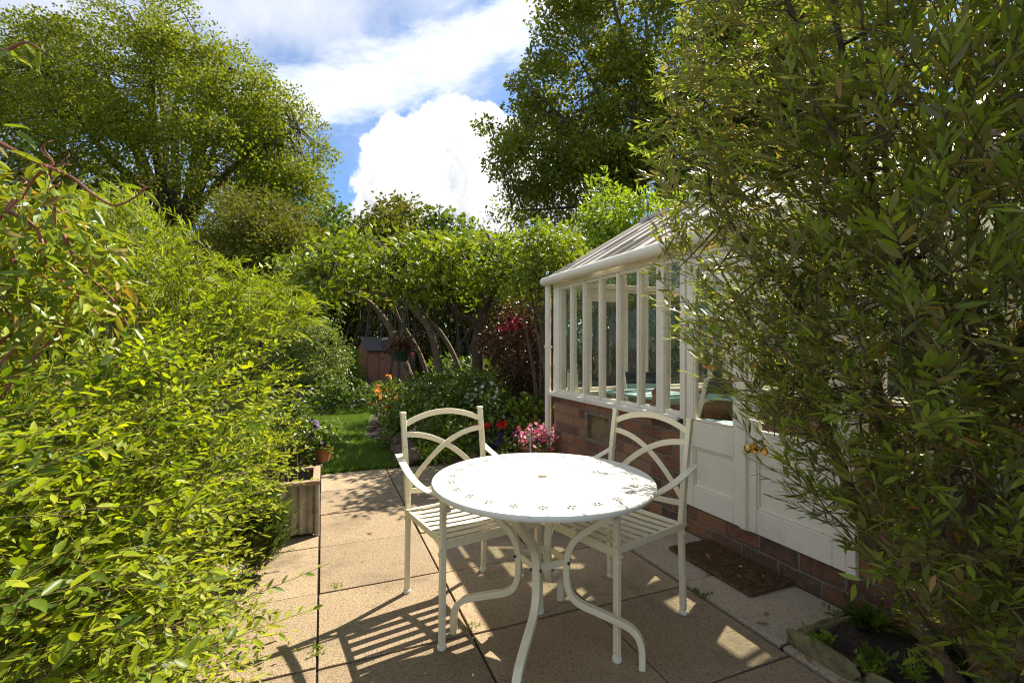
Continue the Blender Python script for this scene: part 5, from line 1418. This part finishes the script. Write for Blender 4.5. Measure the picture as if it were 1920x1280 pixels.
trunks = [[(2.02, .84, .0, .045), (1.98, .82, .25, .042), (1.90, .84, .55, .036), (1.86, .90, .95, .032), (1.82, 1.0, 1.45, .026), (1.75, 1.15, 2.0, .018), (1.66, 1.3, 2.6, .009)],
          [(2.05, .80, .0, .036), (2.04, .83, .4, .027), (2.02, .86, .9, .025), (2.03, .88, 1.4, .022), (2.05, .9, 2.0, .018), (2.0, .9, 2.8, .010)],
          [(1.99, .86, .0, .04), (1.93, .98, .22, .034), (1.88, 1.12, .50, .028), (1.84, 1.26, .9, .022), (1.80, 1.40, 1.25, .014), (1.76, 1.5, 1.5, .006)],
          [(2.02, .84, .05, .034), (1.94, .92, .5, .028), (1.92, 1.08, .9, .027), (1.90, 1.16, 1.3, .022), (1.84, 1.28, 1.8, .015), (1.76, 1.4, 2.4, .008)],
          [(2.0, .82, .1, .03), (1.85, .70, .6, .022), (1.68, .70, 1.1, .018), (1.45, .80, 1.5, .013), (1.25, .90, 1.9, .007)],
          [(1.85, .90, .95, .016), (1.62, .86, 1.35, .012), (1.40, .80, 1.75, .009), (1.15, .72, 2.1, .005)],
          [(1.84, 1.26, .9, .016), (1.72, 1.38, 1.15, .012), (1.62, 1.48, 1.4, .008), (1.55, 1.55, 1.6, .003)],
          [(1.82, 1.0, 1.45, .018), (1.60, .98, 1.9, .013), (1.38, .95, 2.35, .008), (1.2, .92, 2.7, .004)],
          [(1.90, 1.16, 1.3, .016), (1.84, 1.3, 1.6, .012), (1.76, 1.42, 1.95, .008), (1.7, 1.5, 2.2, .003)],
          [(2.02, .86, .9, .016), (1.85, .68, 1.3, .012), (1.6, .52, 1.7, .008), (1.4, .42, 2.1, .004)],
          [(1.93, .95, .6, .022), (1.75, 1.05, 1.0, .017), (1.55, 1.2, 1.4, .012), (1.35, 1.35, 1.75, .006)]]
b = MB(); sk = []
for tr_ in trunks:
    sp = spline([q[:3] for q in tr_], 6)
    b.tube(sp, list(np.interp(np.linspace(0, len(tr_) - 1, len(sp)), range(len(tr_)), [q[3] * .82 for q in tr_])), 10)
    sk += [np.array(p) for p in sp[6:]]
b.build('trunk', MT['olivebark'], ev)
tw = S[g.choice(len(S), min(len(S), 420), False)]
leaf_obj('branches', [sg, twig_geo(g, np.array(sk), tw, .0055, .0016, .06)], MT['olivebark'], ev)

# small plants at the foot of the evergreen
def tuft(name, label, loc, n, ln, lL, lW, m, seed, group=None, cat='plant', tm='near', nl=9):
    g = np.random.default_rng(seed); t = thing(name, label, cat, loc, group=group)
    S = np.array(loc) + g.normal(size=(n, 3)) * np.array([.02, .02, 0])
    Dd = g.normal(size=(n, 3)) * .6; Dd[:, 2] = np.abs(Dd[:, 2]) + .7
    lg, sg = shoot_geo(g, S, Dd, g.uniform(.6, 1.1, n) * ln, .15, nl, lL, lW, tm, ang=.9, r=.0012)
    leaf_obj('foliage', [lg], MT[m], t); leaf_obj('stems', [sg], MT['greenstem'], t)
    return t
tuft('seedling', 'bright green needle leaved seedling in the wall bed', (1.90, .98, .04), 14, .10, .035, .006, 'golden', 81)
tuft('seedling', 'broad leaved green seedling against the bricks in the wall bed', (2.10, 1.22, .04), 12, .13, .06, .022, 'midgreen', 82)
tuft('seedling', 'small round leaved plant growing over the corner edging stone', (1.80, 1.24, .05), 14, .06, .02, .016, 'golden', 83)
tuft('seedling', 'green seedling in the soil near the trunk', (1.93, .74, .04), 14, .16, .055, .02, 'midgreen', 84)
tuft('seedling', 'dark glossy seedling at the far corner of the wall bed', (2.06, 1.26, .04), 16, .10, .045, .02, 'dark', 91)
tuft('seedling', 'leafy green seedling just behind the long edging stone', (1.85, 1.08, .04), 12, .09, .04, .016, 'midgreen', 92)
tuft('seedling', 'dark sprawling seedling beside the foot of the trunk', (2.10, 1.02, .04), 16, .14, .05, .018, 'dark', 93)
tuft('seedling', 'pale green seedling between the two edging stones', (1.81, 1.075, .03), 12, .06, .022, .012, 'golden', 94)
tuft('weed', 'tiny weed in the slab joint beside the right scrolled table leg', (1.15, 1.86, .0), 5, .03, .016, .009, 'golden', 85, 'weeds in the paving joints')
tuft('weed', 'little grass tuft where four slabs meet under the table', (.585, 1.925, -.005), 10, .03, .014, .003, 'golden', 86, 'weeds in the paving joints')
tuft('weed', 'weed at the edge of the threshold paving by the right chair foot', (1.70, 1.76, .0), 9, .03, .018, .008, 'midgreen', 87, 'weeds in the paving joints')
tuft('weed', 'weed in the long straight joint at the bottom left of the paving', (-.018, 2.0, -.005), 8, .035, .016, .006, 'golden', 88, 'weeds in the paving joints')
tuft('weed', 'moss and grass in the cross joint left of the table', (.07, 2.512, -.006), 18, .018, .012, .003, 'golden', 89, 'weeds in the paving joints')
# fallen leaves
g = np.random.default_rng(90)
spots = [(1.78, 1.45, 'long curled dry leaf on the threshold paving nearest the edging stone'), (1.86, 1.52, 'pale dry leaf on the threshold paving below the mat'), (1.97, 1.80, 'dry leaf lying near the middle of the mat'), (2.0, 2.05, 'whitish leaf at the far end of the mat'), (1.95, 2.14, 'small dry leaf near the far left corner of the mat'),
         (1.70, 1.22, 'straw coloured leaf on the slab beside the edging stone'), (1.73, 1.10, 'long dry leaf on the slab at the lower right'), (1.62, 1.68, 'brown leaf on the slab near the right chair foot'), (.20, 2.75, 'tiny dark leaf on the sunny slab left of the chair'), (1.84, 1.88, 'dry curled leaf along the front edge of the mat'), (2.06, 1.72, 'yellowed leaf at the near end of the mat by the bricks'), (.30, 3.12, 'brown leaf on the shaded slab behind the left chair')]
for i, (x, y, lab) in enumerate(spots):
    z = .037 if (1.885 < x < 2.186 and 1.645 < y < 2.215) else (.013 if x > 1.695 else .004)
    a = g.uniform(0, 6.28); sz = g.uniform(.035, .07) if i != 8 else .02
    V, fs_ = leaf_geo(np.array([[0, 0, 0.]]), np.array([[math.cos(a), math.sin(a), .10]]), np.array([[0, 0, 1.]]), sz, sz * .24, 'near', 1.2)
    o = link('fallen_leaf', np_mesh('fallen_leaf', V, fs_, True), MT['dryleaf']); o.location = (x, y, z); tag(o, lab, 'leaf', 'fallen leaves')
